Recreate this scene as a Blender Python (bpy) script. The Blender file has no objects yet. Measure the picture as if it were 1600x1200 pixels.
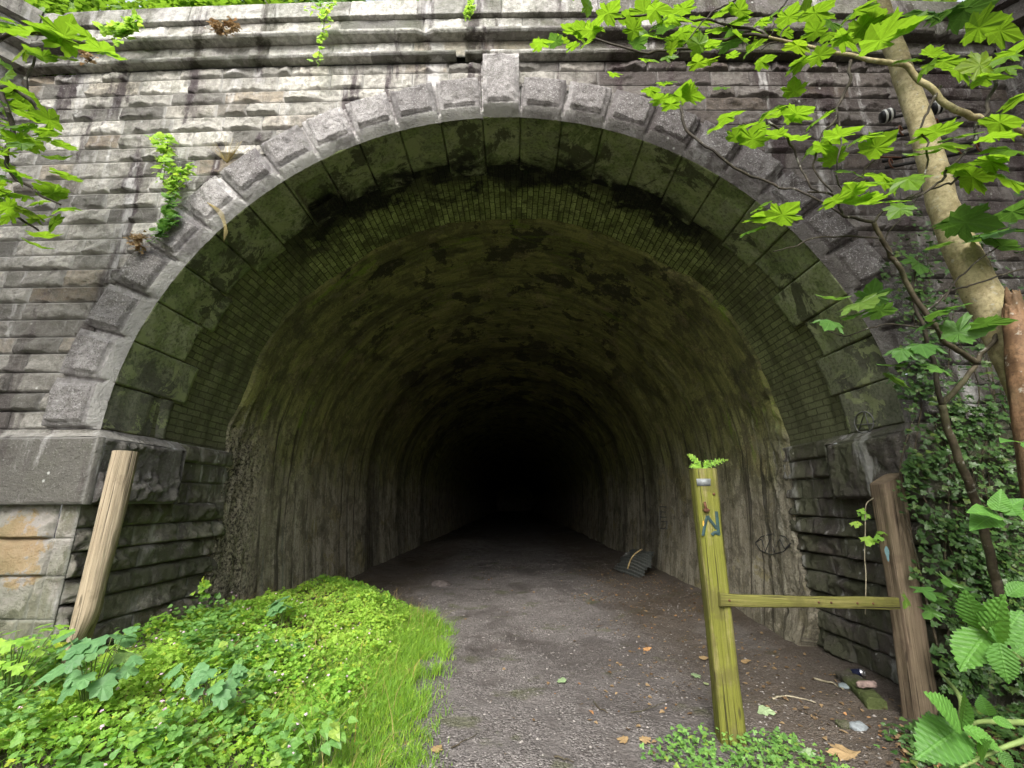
import bpy, math, random
import numpy as np
from mathutils import Vector
R = math.radians
rng = np.random.default_rng(7)
random.seed(7)
scene = bpy.context.scene
COL = scene.collection

# ------------------------------------------------------------------ camera
F, PITCH, YAW, ROLL = 700.0, 14.8, 0.40, 0.40
CAM = np.array([0.119, 0.0, 1.65])
cam = bpy.data.cameras.new("camera"); cam.sensor_width = 36; cam.lens = 36 * F / 1600
cam.clip_end = 400; cam.clip_start = 0.05
co = bpy.data.objects.new("camera", cam); COL.objects.link(co)
co.location = CAM; co.rotation_euler = (R(90 + PITCH), R(ROLL), R(YAW)); scene.camera = co

CM = np.array(co.rotation_euler.to_matrix())
def ray(px, py):
    return CM @ np.array([(px - 800) / F, (600 - py) / F, -1.0])
def at(px, py, Y):
    d = ray(px, py); return CAM + d / d[1] * Y
def on_ground(px, py, z=0.0):
    d = ray(px, py); return CAM + d * ((z - CAM[2]) / d[2])
def mpp(px, py, Y):                      # metres per photo pixel there
    d = ray(px, py); return Y / d[1] / F

# ------------------------------------------------------------------ noise
def _h(i, j, k, s):
    n = (i.astype(np.int64)*374761393 + j.astype(np.int64)*668265263 + k.astype(np.int64)*2147483647 + s*974711) & 0x7fffffff
    n = ((n ^ (n >> 13)) * 1274126177) & 0x7fffffff
    n = (n ^ (n >> 16)) & 0xffffff
    return n / float(0xffffff)
def vnoise(p, s=0):
    p = np.asarray(p, float); f = np.floor(p); t = p - f; t = t*t*(3 - 2*t)
    i, j, k = f[..., 0].astype(np.int64), f[..., 1].astype(np.int64), f[..., 2].astype(np.int64)
    o = 0
    for a in (0, 1):
        for b in (0, 1):
            for c in (0, 1):
                w = (t[..., 0] if a else 1-t[..., 0]) * (t[..., 1] if b else 1-t[..., 1]) * (t[..., 2] if c else 1-t[..., 2])
                o = o + w * _h(i+a, j+b, k+c, s)
    return o*2 - 1
def fbm(p, s=0, o=4, g=0.5):
    p = np.asarray(p, float); a, r = 1.0, 0
    for n in range(o):
        r = r + a*vnoise(p*(2.03**n) + n*17.3, s+n); a *= g
    return r
def P3(x, y, z=0.0):
    x, y, z = np.broadcast_arrays(np.asarray(x, float), np.asarray(y, float), np.asarray(z, float))
    return np.stack([x, y, z], -1)
def sstep(a, b, x):
    t = np.clip((x - a) / (b - a), 0, 1); return t*t*(3 - 2*t)

# ------------------------------------------------------------------ mesh builder
class MB:
    def __init__(s): s.v, s.f, s.c, s.uv, s.n = [], [], [], [], 0
    def add(s, V, Fc, col=(1, 0, 0.5), uv=None):
        V = np.asarray(V, float).reshape(-1, 3); n = len(V)
        s.v.append(V)
        c = np.asarray(col, float)
        s.c.append(np.broadcast_to(c, (n, 3)) if c.ndim == 1 else c)
        s.uv.append(np.zeros((n, 2)) if uv is None else np.asarray(uv, float))
        if isinstance(Fc, np.ndarray): s.f.extend((Fc + s.n).tolist())
        else: s.f.extend([[i + s.n for i in q] for q in Fc])
        s.n += n; return s
    def grid(s, P, col=(1, 0, 0.5), uv=None, keep=None, flip=False):
        a, b = P.shape[:2]; idx = np.arange(a*b).reshape(a, b)
        q = np.stack([idx[:-1, :-1], idx[1:, :-1], idx[1:, 1:], idx[:-1, 1:]], -1)
        if flip: q = q[..., ::-1]
        if keep is not None: q = q[keep]
        q = q.reshape(-1, 4)
        c = np.asarray(col, float)
        if c.ndim == 3: c = c.reshape(-1, 3)
        return s.add(P.reshape(-1, 3), q, c, None if uv is None else uv.reshape(-1, 2))
    def box(s, lo, hi, col=(1, 0, 0.5)):
        x0, y0, z0 = lo; x1, y1, z1 = hi
        V = [(x0,y0,z0),(x1,y0,z0),(x1,y1,z0),(x0,y1,z0),(x0,y0,z1),(x1,y0,z1),(x1,y1,z1),(x0,y1,z1)]
        return s.add(V, [(0,3,2,1),(4,5,6,7),(0,1,5,4),(1,2,6,5),(2,3,7,6),(3,0,4,7)], col)
    def tube(s, pts, rad, n=8, col=(1, 0, 0.5), caps=True):
        pts = np.asarray(pts, float); m = len(pts)
        rad = np.broadcast_to(np.asarray(rad, float), (m,))
        T = np.gradient(pts, axis=0); T /= np.linalg.norm(T, axis=1)[:, None] + 1e-9
        up = np.array([0, 0, 1.0]) if abs(T[0, 2]) < 0.9 else np.array([1.0, 0, 0])
        N = np.cross(T[0], up); N /= np.linalg.norm(N); rows = []
        for i in range(m):
            N = N - T[i]*np.dot(N, T[i]); N /= np.linalg.norm(N) + 1e-9
            B = np.cross(T[i], N); a = np.linspace(0, 2*np.pi, n, endpoint=False)
            rows.append(pts[i] + rad[i]*(np.cos(a)[:, None]*N + np.sin(a)[:, None]*B))
        V = np.concatenate(rows); L = np.concatenate([[0], np.cumsum(np.linalg.norm(np.diff(pts, axis=0), axis=1))])
        uv = np.stack([np.tile(np.arange(n)/n, m), np.repeat(L, n)], -1)
        q = []
        for i in range(m-1):
            for k in range(n):
                q.append((i*n+k, i*n+(k+1) % n, (i+1)*n+(k+1) % n, (i+1)*n+k))
        if caps: q += [tuple(range(n))[::-1], tuple((m-1)*n + k for k in range(n))]
        return s.add(V, q, col, uv)
    def build(s, name, mat, parent=None, smooth=True):
        me = bpy.data.meshes.new(name)
        V = np.concatenate(s.v); me.from_pydata(V.tolist(), [], s.f)
        c = np.concatenate(s.c); at_ = me.color_attributes.new("tint", 'FLOAT_COLOR', 'POINT')
        at_.data.foreach_set("color", np.concatenate([c, np.ones((len(c), 1))], 1).astype(np.float32).ravel())
        uv = np.concatenate(s.uv); li = np.empty(len(me.loops), np.int32); me.loops.foreach_get("vertex_index", li)
        ul = me.uv_layers.new(name="UVMap"); ul.data.foreach_set("uv", uv[li].astype(np.float32).ravel())
        if smooth: me.polygons.foreach_set("use_smooth", np.ones(len(me.polygons), bool))
        me.materials.append(mat); me.update()
        o = bpy.data.objects.new(name, me); COL.objects.link(o)
        if parent is not None: o.parent = parent
        return o
def tag(o, label=None, cat=None, group=None, kind=None):
    if label: o["label"] = label
    if cat: o["category"] = cat
    if group: o["group"] = group
    if kind: o["kind"] = kind
    return o
def empty(name, loc=(0, 0, 0)):
    o = bpy.data.objects.new(name, None); COL.objects.link(o); o.location = loc; o.empty_display_size = .1
    return o
def bow(V):                              # the upper wall is slightly bowed in plan
    V = np.array(V, float); V[:, 1] += .0034*V[:, 0]**2*sstep(2.4, 5.2, V[:, 2])*(V[:, 1] < 5.0); return V
def part(mb, name, mat, root, smooth=True):   # world-space geometry under an empty standing at the thing's base
    off = np.array(root.location)
    mb.v = [(bow(v) if root.name == 'tunnel_portal' else v) - off for v in mb.v]
    return mb.build(name, mat, root, smooth)
def single(mb, name, mat, base, smooth=True):
    off = np.asarray(base, float); mb.v = [v - off for v in mb.v]
    o = mb.build(name, mat, None, smooth); o.location = off; return o

# ------------------------------------------------------------------ materials
class NT:
    def __init__(s, name):
        s.m = bpy.data.materials.new(name); s.m.use_nodes = True
        s.t = s.m.node_tree; s.t.nodes.clear(); s.L = s.t.links
        s.out = s.n('ShaderNodeOutputMaterial')
        s.geo = s.n('ShaderNodeNewGeometry').outputs['Position']
        a = s.n('ShaderNodeAttribute'); a.attribute_name = 'tint'
        sp = s.n('ShaderNodeSeparateColor'); s.l(a.outputs['Color'], sp.inputs[0])
        s.tr, s.tg, s.tb = sp.outputs[0], sp.outputs[1], sp.outputs[2]
        s.uv = s.n('ShaderNodeUVMap').outputs[0]
    def n(s, k): return s.t.nodes.new(k)
    def l(s, a, b): s.L.new(a, b)
    def put(s, sock, v):
        if isinstance(v, bpy.types.NodeSocket): s.l(v, sock)
        elif isinstance(v, tuple) and len(v) == 3 and sock.type == 'RGBA': sock.default_value = (*v, 1)
        else: sock.default_value = v
    def math(s, op, a, b=0.0, c=0.0, clamp=False):
        x = s.n('ShaderNodeMath'); x.operation = op; x.use_clamp = clamp
        s.put(x.inputs[0], a); s.put(x.inputs[1], b); s.put(x.inputs[2], c); return x.outputs[0]
    def mapr(s, v, sc=(1, 1, 1), loc=(0, 0, 0), rot=(0, 0, 0)):
        x = s.n('ShaderNodeMapping'); s.l(v, x.inputs[0]); x.inputs[1].default_value = loc; x.inputs[2].default_value = rot; x.inputs[3].default_value = sc
        return x.outputs[0]
    def noise(s, v, scale, detail=6, rough=0.6, dist=0.0, color=False):
        x = s.n('ShaderNodeTexNoise'); s.l(v, x.inputs['Vector']); x.inputs['Scale'].default_value = scale
        x.inputs['Detail'].default_value = detail; x.inputs['Roughness'].default_value = rough; x.inputs['Distortion'].default_value = dist
        return x.outputs['Color' if color else 'Fac']
    def voro(s, v, scale, feat='F1', out='Distance', rand=1.0):
        x = s.n('ShaderNodeTexVoronoi'); x.feature = feat; s.l(v, x.inputs['Vector']); x.inputs['Scale'].default_value = scale; x.inputs['Randomness'].default_value = rand
        return x.outputs[out]
    def ramp(s, v, a, b, lo=0.0, hi=1.0, smooth=True):
        x = s.n('ShaderNodeMapRange'); x.interpolation_type = 'SMOOTHSTEP' if smooth else 'LINEAR'; s.put(x.inputs[0], v)
        x.inputs[1].default_value = a; x.inputs[2].default_value = b; x.inputs[3].default_value = lo; x.inputs[4].default_value = hi
        return x.outputs[0]
    def mix(s, f, a, b, mode='MIX'):
        x = s.n('ShaderNodeMix'); x.data_type = 'RGBA'; x.blend_type = mode
        s.put(x.inputs[0], f); s.put(x.inputs[6], a); s.put(x.inputs[7], b); return x.outputs[2]
    def sep(s, v):
        x = s.n('ShaderNodeSeparateXYZ'); s.l(v, x.inputs[0]); return x.outputs
    def bump(s, h, strength=0.5, dist=0.02, normal=None):
        x = s.n('ShaderNodeBump'); x.inputs['Strength'].default_value = strength; x.inputs['Distance'].default_value = dist
        s.l(h, x.inputs['Height'])
        if normal is not None: s.l(normal, x.inputs['Normal'])
        return x.outputs[0]
    def pbsdf(s, col, rough=0.85, normal=None, metal=0.0, spec=0.3):
        x = s.n('ShaderNodeBsdfPrincipled'); s.put(x.inputs['Base Color'], col); s.put(x.inputs['Roughness'], rough)
        x.inputs['Metallic'].default_value = metal; x.inputs['Specular IOR Level'].default_value = spec
        if normal is not None: s.l(normal, x.inputs['Normal'])
        return x.outputs[0]
    def done(s, sh): s.l(sh, s.out.inputs[0]); return s.m

def m_sandstone(name, base=(.42, .405, .365), dark=(.045, .033, .034), pale=(.58, .57, .56), speckle=.25, streak=1.0, algae=0.0, fine=1.0, panel=False, ochre=False):
    t = NT(name); g = t.geo
    c = t.mix(t.ramp(t.tr, 0, 1), tuple(v*.36 for v in base), tuple(min(1, v*1.5) for v in base))
    warm = t.mix(t.math('MULTIPLY', t.ramp(t.tb, .72, 1), .55), c, (.30, .22, .13)); c = warm
    n1 = t.noise(g, 1.3, 7, .65); n2 = t.noise(t.mapr(g, (3.2, 3.2, .55)), 1.0, 7, .62); n3 = t.noise(g, 14, 6, .7); n4 = t.noise(g, 60, 4, .7)
    x = t.sep(g)
    c = t.mix(t.math('MULTIPLY', t.ramp(n3, .40, .60), .55), c, tuple(v*.34 for v in base)); c = t.mix(t.math('MULTIPLY', t.ramp(t.noise(g, 5, 8, .7), .54, .62), .45), c, (.13, .135, .10))
    c = t.mix(t.math('MULTIPLY', t.tg, .75), c, (.60, .59, .56))
    soot = t.math('MULTIPLY', t.ramp(n2, .53, .63), .85*streak)
    soot2 = t.ramp(n1, .52, .68, 0, .7*streak)
    c = t.mix(soot2, c, dark); c = t.mix(soot, c, (dark[0]*1.2, dark[1]*1.2, dark[2]*1.35))
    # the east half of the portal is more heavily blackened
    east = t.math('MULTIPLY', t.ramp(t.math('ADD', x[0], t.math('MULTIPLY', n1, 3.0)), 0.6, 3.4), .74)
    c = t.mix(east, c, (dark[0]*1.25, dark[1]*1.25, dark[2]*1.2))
    grime = t.math('MULTIPLY', t.ramp(t.math('ADD', x[2], t.math('MULTIPLY', t.math('SUBTRACT', n1, .5), 3.4)), 4.5, 3.3), .5*streak)
    c = t.mix(grime, c, t.mix(n3, (.05, .047, .04), (.17, .16, .14)))
    lime = t.math('MULTIPLY', t.ramp(t.noise(t.mapr(g, (4, 4, .6), (7, 3, 1)), 1.1, 6, .6), .56, .68), .75*streak)
    c = t.mix(lime, c, pale)
    sp = t.math('MULTIPLY', t.ramp(n4, .56, .70), speckle)
    c = t.mix(sp, c, (.62, .61, .60))
    lich = t.math('MULTIPLY', t.ramp(t.voro(t.mapr(g, (1, 1, 1)), 9.0), .16, .05), t.ramp(t.noise(g, 2.0, 2), .56, .62))
    c = t.mix(t.math('MULTIPLY', lich, .8), c, (.62, .63, .60))
    if panel:                                       # pitted, dirtier tooling inside the drafted margin
        pm = t.ramp(t.tb, .42, .58)
        pit = t.ramp(t.voro(g, 55), .42, .12)
        c = t.mix(t.math('MULTIPLY', pm, .40), c, (.22, .205, .20)); c = t.mix(t.math('MULTIPLY', pm, t.math('MULTIPLY', pit, .6)), c, (.06, .056, .055))
        c = t.mix(t.math('MULTIPLY', pm, t.ramp(n4, .54, .64, 0, .75)), c, (.52, .51, .50))
    if ochre:
        oz = t.math('MULTIPLY', t.ramp(x[0], -3.72, -3.78), t.ramp(x[2], 1.68, 1.6))
        ex = t.math('POWER', t.math('ADD', x[0], 4.12), 2.0); ez = t.math('POWER', t.math('SUBTRACT', x[2], 1.28), 2.0)
        ed = t.math('ADD', t.math('SQRT', t.math('ADD', ex, ez)), t.math('MULTIPLY', t.math('SUBTRACT', t.noise(g, 4.5, 7, .75), .5), 1.1))
        c = t.mix(t.math('MULTIPLY', t.ramp(ed, .50, .40), .6), c, (.46, .43, .40))
        oc = t.math('MULTIPLY', oz, t.ramp(ed, .27, .22))
        c = t.mix(t.math('MULTIPLY', oc, .85), c, t.mix(n3, (.27, .16, .06), (.46, .36, .22)))
    if algae > 0:
        al = t.math('MULTIPLY', t.ramp(t.noise(g, 2.2, 6, .65, .5), .36, .58), algae)
        c = t.mix(al, c, (.085, .115, .03))
    h = t.math('ADD', t.math('MULTIPLY', n3, 1.0), t.math('MULTIPLY', n4, .5))
    h = t.math('ADD', h, t.math('MULTIPLY', t.noise(g, 6, 8, .72), 1.0))
    h = t.math('ADD', h, t.math('MULTIPLY', t.noise(g, 140, 3), .25))
    return t.done(t.pbsdf(c, .92, t.bump(h, .95*fine, .035), spec=.2))

def m_soffit():
    t = NT("algae_stained_stone"); g = t.geo; x = t.sep(g)
    n1 = t.noise(g, 1.6, 8, .68, .6); n2 = t.noise(g, 5, 7, .7); n3 = t.noise(g, 30, 5, .7)
    c = t.mix(t.ramp(t.tr, 0, 1), (.20, .225, .125), (.36, .39, .23))
    c = t.mix(t.ramp(n2, .38, .62), c, (.225, .275, .11))
    c = t.mix(t.ramp(n1, .53, .57, 0, .85), c, (.06, .065, .035))
    c = t.mix(t.math('MULTIPLY', t.ramp(t.noise(g, 2.6, 6, .6, .4), .57, .60), .8), c, (.17, .22, .08))
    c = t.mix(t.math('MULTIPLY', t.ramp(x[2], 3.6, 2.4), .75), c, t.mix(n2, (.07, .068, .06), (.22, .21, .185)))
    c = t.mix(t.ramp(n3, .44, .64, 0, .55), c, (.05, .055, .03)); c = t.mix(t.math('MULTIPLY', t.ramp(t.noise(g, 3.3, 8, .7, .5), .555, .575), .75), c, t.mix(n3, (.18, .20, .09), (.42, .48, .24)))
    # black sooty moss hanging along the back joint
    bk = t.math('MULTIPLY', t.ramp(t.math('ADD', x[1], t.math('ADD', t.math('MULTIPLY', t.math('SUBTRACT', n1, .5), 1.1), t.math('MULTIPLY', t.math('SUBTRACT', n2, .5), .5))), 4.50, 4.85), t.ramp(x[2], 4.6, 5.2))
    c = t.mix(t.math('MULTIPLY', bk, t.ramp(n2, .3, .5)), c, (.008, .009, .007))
    h = t.math('ADD', t.math('MULTIPLY', n2, 1.0), t.math('MULTIPLY', n3, .5))
    return t.done(t.pbsdf(c, .88, t.bump(h, .6, .025)))

def m_brick():
    t = NT("mossy_brick"); g = t.geo; x = t.sep(g)
    b = t.n('ShaderNodeTexBrick'); t.l(t.uv, b.inputs['Vector'])
    b.inputs['Scale'].default_value = 1; b.inputs['Brick Width'].default_value = .23; b.inputs['Row Height'].default_value = .076
    b.inputs['Mortar Size'].default_value = .007; b.inputs['Mortar Smooth'].default_value = .5; b.inputs['Bias'].default_value = 0
    b.inputs['Color1'].default_value = (.20, .24, .08, 1); b.inputs['Color2'].default_value = (.50, .58, .22, 1); b.inputs['Mortar'].default_value = (.045, .05, .024, 1)
    uvd = t.n('ShaderNodeVectorMath'); uvd.operation = 'ADD'; t.l(t.uv, uvd.inputs[0]); nv_ = t.n('ShaderNodeVectorMath'); nv_.operation = 'SCALE'; nv_.inputs[3].default_value = .022; t.l(t.noise(g, 5, 3, .6, 0, True), nv_.inputs[0]); t.l(nv_.outputs[0], uvd.inputs[1]); t.l(uvd.outputs[0], b.inputs['Vector'])
    n1 = t.noise(g, 1.7, 8, .68, .5); n2 = t.noise(g, 7, 6, .7); n3 = t.noise(g, 40, 5, .7)
    c = b.outputs['Color']
    c = t.mix(t.math('MULTIPLY', t.ramp(n2, .35, .62), .6), c, t.mix(b.outputs['Fac'], (.20, .25, .07), (.012, .013, .008)))
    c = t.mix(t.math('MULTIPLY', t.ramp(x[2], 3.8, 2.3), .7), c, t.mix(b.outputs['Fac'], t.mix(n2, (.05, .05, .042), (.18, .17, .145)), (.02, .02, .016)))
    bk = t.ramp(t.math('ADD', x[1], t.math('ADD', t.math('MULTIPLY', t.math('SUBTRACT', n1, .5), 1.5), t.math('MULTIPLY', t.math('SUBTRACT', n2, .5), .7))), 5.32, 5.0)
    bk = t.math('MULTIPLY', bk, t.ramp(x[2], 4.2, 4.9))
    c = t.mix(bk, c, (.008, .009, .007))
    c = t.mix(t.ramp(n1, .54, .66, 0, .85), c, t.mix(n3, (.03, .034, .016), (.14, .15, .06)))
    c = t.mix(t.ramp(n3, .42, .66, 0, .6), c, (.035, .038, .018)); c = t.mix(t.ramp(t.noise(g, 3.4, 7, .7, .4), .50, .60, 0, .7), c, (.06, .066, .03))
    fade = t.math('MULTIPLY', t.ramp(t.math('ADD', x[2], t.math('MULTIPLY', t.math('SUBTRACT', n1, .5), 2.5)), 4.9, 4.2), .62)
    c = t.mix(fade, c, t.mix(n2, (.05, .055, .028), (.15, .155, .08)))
    h = t.math('SUBTRACT', t.math('MULTIPLY', n3, .35), t.math('MULTIPLY', b.outputs['Fac'], 1.2))
    h = t.math('ADD', h, t.math('MULTIPLY', n2, .6))
    return t.done(t.pbsdf(c, .9, t.bump(h, .8, .02)))

def m_lining():
    t = NT("stained_concrete_lining"); g = t.geo; x = t.sep(g)
    st = t.noise(t.mapr(t.uv, (.9, 4.6, 1)), 1.0, 9, .74, .15)
    st2 = t.noise(t.mapr(t.uv, (.12, 2.0, 1), (9, 4, 0)), 1.0, 9, .74, .15)
    n1 = t.noise(g, 1.1, 8, .66, .4); n2 = t.noise(g, 6, 7, .7); n3 = t.noise(g, 38, 6, .75)
    green = t.mix(t.ramp(st, .3, .68), (.12, .135, .045), (.42, .42, .14))
    brown = t.mix(t.ramp(st, .28, .70), (.30, .265, .19), (.60, .55, .43))
    zz = t.math('ADD', x[2], t.math('MULTIPLY', t.math('SUBTRACT', n1, .5), 3.0))
    c = t.mix(t.ramp(zz, 1.3, 3.1), brown, green)
    c = t.mix(t.ramp(st2, .52, .66, 0, .55), c, (.045, .043, .03))
    c = t.mix(t.ramp(n1, .56, .66, 0, .6), c, (.06, .06, .036))
    c = t.mix(t.ramp(n2, .56, .70, 0, .4), c, (.19, .20, .10))
    c = t.mix(t.math('MULTIPLY', t.ramp(t.noise(t.mapr(t.uv, (.5, 7, 1), (3, 1, 0)), 1.0, 4, .5), .64, .70), t.ramp(x[2], 3.2, 1.6)), c, (.33, .33, .27))
    cr = t.ramp(x[2], 4.0, 4.9)                                                            # fallen render at the crown: dark, hard edged
    c = t.mix(t.math('MULTIPLY', cr, t.ramp(t.noise(t.mapr(g, (1, .8, 1), (2, 8, 3)), 1.15, 10, .7, .3), .535, .55, 0, .85)), c, (.03, .032, .02))
    c = t.mix(t.ramp(t.noise(t.mapr(g, (1, .7, 1), (6, 1, 9)), 1.5, 9, .7, .3), .58, .61, 0, .6), c, t.mix(n2, (.34, .28, .11), (.46, .42, .22)))
    drip = t.math('MULTIPLY', t.ramp(t.noise(t.mapr(t.uv, (.35, 9, 1), (1, 7, 0)), 1.0, 5, .6, .1), .60, .66), t.ramp(x[2], 3.4, 2.2))
    c = t.mix(t.math('MULTIPLY', drip, .7), c, (.62, .60, .50))
    drk = t.math('MULTIPLY', t.ramp(t.noise(t.mapr(t.uv, (.22, 5.5, 1), (11, 2, 0)), 1.0, 6, .65, .15), .56, .63), t.ramp(x[2], 4.2, 2.6))
    c = t.mix(t.math('MULTIPLY', drk, .8), c, (.035, .03, .024))
    ms = t.math('MULTIPLY', t.ramp(t.noise(t.mapr(t.uv, (.6, 2.6, 1), (3, 5, 0)), 1.0, 8, .7, .2), .57, .63), t.math('MULTIPLY', t.ramp(x[2], 1.9, 2.6), t.ramp(x[1], 9.5, 7.0)))
    c = t.mix(t.math('MULTIPLY', ms, .8), c, (.24, .36, .04))
    n4 = t.noise(g, 2.6, 10, .78, .25); n5 = t.noise(g, 90, 4, .7)
    c = t.mix(t.ramp(n4, .50, .54, 0, .75), c, t.mix(.35, (.06, .056, .03), c))          # spalled, damp patches with edges
    c = t.mix(t.ramp(t.noise(t.mapr(g, (1, 1, 1), (5, 5, 5)), 3.1, 10, .78, .2), .56, .60, 0, .55), c, t.mix(n3, (.16, .13, .06), (.36, .34, .22)))
    c = t.mix(t.ramp(n3, .44, .66, 0, .45), c, (.06, .056, .035)); c = t.mix(t.ramp(n5, .58, .68, 0, .45), c, (.40, .38, .30))
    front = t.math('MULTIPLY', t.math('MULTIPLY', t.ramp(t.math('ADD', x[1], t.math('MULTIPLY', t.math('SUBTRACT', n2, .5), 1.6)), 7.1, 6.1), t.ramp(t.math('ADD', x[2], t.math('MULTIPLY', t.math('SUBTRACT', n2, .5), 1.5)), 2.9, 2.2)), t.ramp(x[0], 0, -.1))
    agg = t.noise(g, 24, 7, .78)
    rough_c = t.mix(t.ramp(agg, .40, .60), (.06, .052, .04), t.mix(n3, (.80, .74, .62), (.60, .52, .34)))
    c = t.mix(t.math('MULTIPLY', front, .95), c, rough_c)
    yb_ = t.math('ADD', x[1], t.math('MULTIPLY', t.math('SUBTRACT', n1, .5), 1.2)); band = 0.0
    for (ya, yc) in ((11.4, 12.5), (14.5, 15.4), (18.0, 19.4)):
        band = t.math('MAXIMUM', band, t.math('MULTIPLY', t.ramp(yb_, ya-.25, ya+.15), t.ramp(yb_, yc+.3, yc-.1)))
    c = t.mix(t.math('MULTIPLY', band, .5), c, (.022, .02, .016))
    far = t.ramp(x[1], 9.0, 18.0)                     # soot deposit deeper in the bore
    c = t.mix(t.math('MULTIPLY', far, .0), c, (.03, .028, .022))
    h = t.math('ADD', t.math('MULTIPLY', n2, .9), t.math('MULTIPLY', n3, .6))
    h = t.math('ADD', h, t.math('MULTIPLY', st, .3))
    h = t.math('ADD', h, t.math('MULTIPLY', t.math('MULTIPLY', agg, front), 2.2)); h = t.math('ADD', h, t.math('MULTIPLY', n4, 1.2))
    return t.done(t.pbsdf(c, .8, t.bump(h, 1.0, .05), spec=.3))

def m_ground():
    t = NT("gravel_and_earth"); g = t.geo; x = t.sep(g)
    n1 = t.noise(g, .9, 7, .6, .3); n2 = t.noise(g, 4, 6, .65); n3 = t.noise(g, 22, 6, .7)
    v = t.n('ShaderNodeTexVoronoi'); t.l(g, v.inputs['Vector']); v.inputs['Scale'].default_value = 70
    vs = t.n('ShaderNodeSeparateColor'); t.l(v.outputs['Color'], vs.inputs[0])
    v2 = t.voro(g, 30)
    c = t.mix(t.ramp(n1, .36, .64), (.074, .064, .059), (.145, .132, .127))
    c = t.mix(t.ramp(n2, .48, .68, 0, .6), c, (.085, .066, .05))
    grav = t.math('MULTIPLY', t.ramp(n2, .34, .56), .85)
    c = t.mix(grav, c, t.mix(vs.outputs[0], (.05, .044, .041), (.22, .20, .193)))
    c = t.mix(t.math('MULTIPLY', t.ramp(vs.outputs[1], .93, .96), grav), c, (.27, .255, .24))
    c = t.mix(t.math('MULTIPLY', t.ramp(t.noise(g, 1.7, 5, .6), .57, .66), .55), c, (.07, .08, .028))
    wet = t.math('MULTIPLY', t.ramp(t.noise(t.mapr(g, (1, .5, 1), (3, 3, 0)), .8, 6, .6), .52, .60), t.ramp(x[1], 3.5, 6.5, .55, 1))
    c = t.mix(t.math('MULTIPLY', wet, .42), c, (.045, .038, .034))
    # ashy pale dust by the east wall
    dx = t.math('POWER', t.math('SUBTRACT', x[0], 2.85), 2.0); dy = t.math('POWER', t.math('SUBTRACT', x[1], 6.3), 2.0)
    ash = t.ramp(t.math('ADD', t.math('ADD', t.math('MULTIPLY', dx, 2.0), t.math('MULTIPLY', dy, .8)), t.math('MULTIPLY', n2, 1.2)), 1.1, .5)
    c = t.mix(t.math('MULTIPLY', ash, .6), c, t.mix(n3, (.10, .10, .105), (.40, .40, .41)))
    # leafy earth off the path
    side = t.ramp(t.math('ADD', t.math('ABSOLUTE', x[0]), t.math('MULTIPLY', n2, .9)), 1.7, 2.7)
    c = t.mix(t.math('MULTIPLY', side, .6), c, t.mix(n3, (.03, .022, .014), (.11, .078, .045)))
    h = t.math('ADD', t.math('MULTIPLY', t.math('SUBTRACT', 1.0, v.outputs['Distance']), grav), t.math('MULTIPLY', n3, .9))
    h = t.math('ADD', h, t.math('MULTIPLY', t.math('SUBTRACT', 1.0, v2), .5))
    return t.done(t.pbsdf(c, t.mix(wet, (.92, .92, .92), (.55, .55, .55)), t.bump(h, .8, .025), spec=.3))

def m_hill():
    t = NT("grassy_earth"); g = t.geo
    n = t.noise(g, 2.5, 7, .65); n2 = t.noise(g, 14, 5, .7)
    c = t.mix(t.ramp(n, .35, .65), (.035, .03, .015), (.06, .11, .02)); c = t.mix(t.ramp(n2, .4, .7, 0, .6), c, (.08, .15, .03))
    return t.done(t.pbsdf(c, .95, t.bump(n2, .8, .05)))

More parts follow.
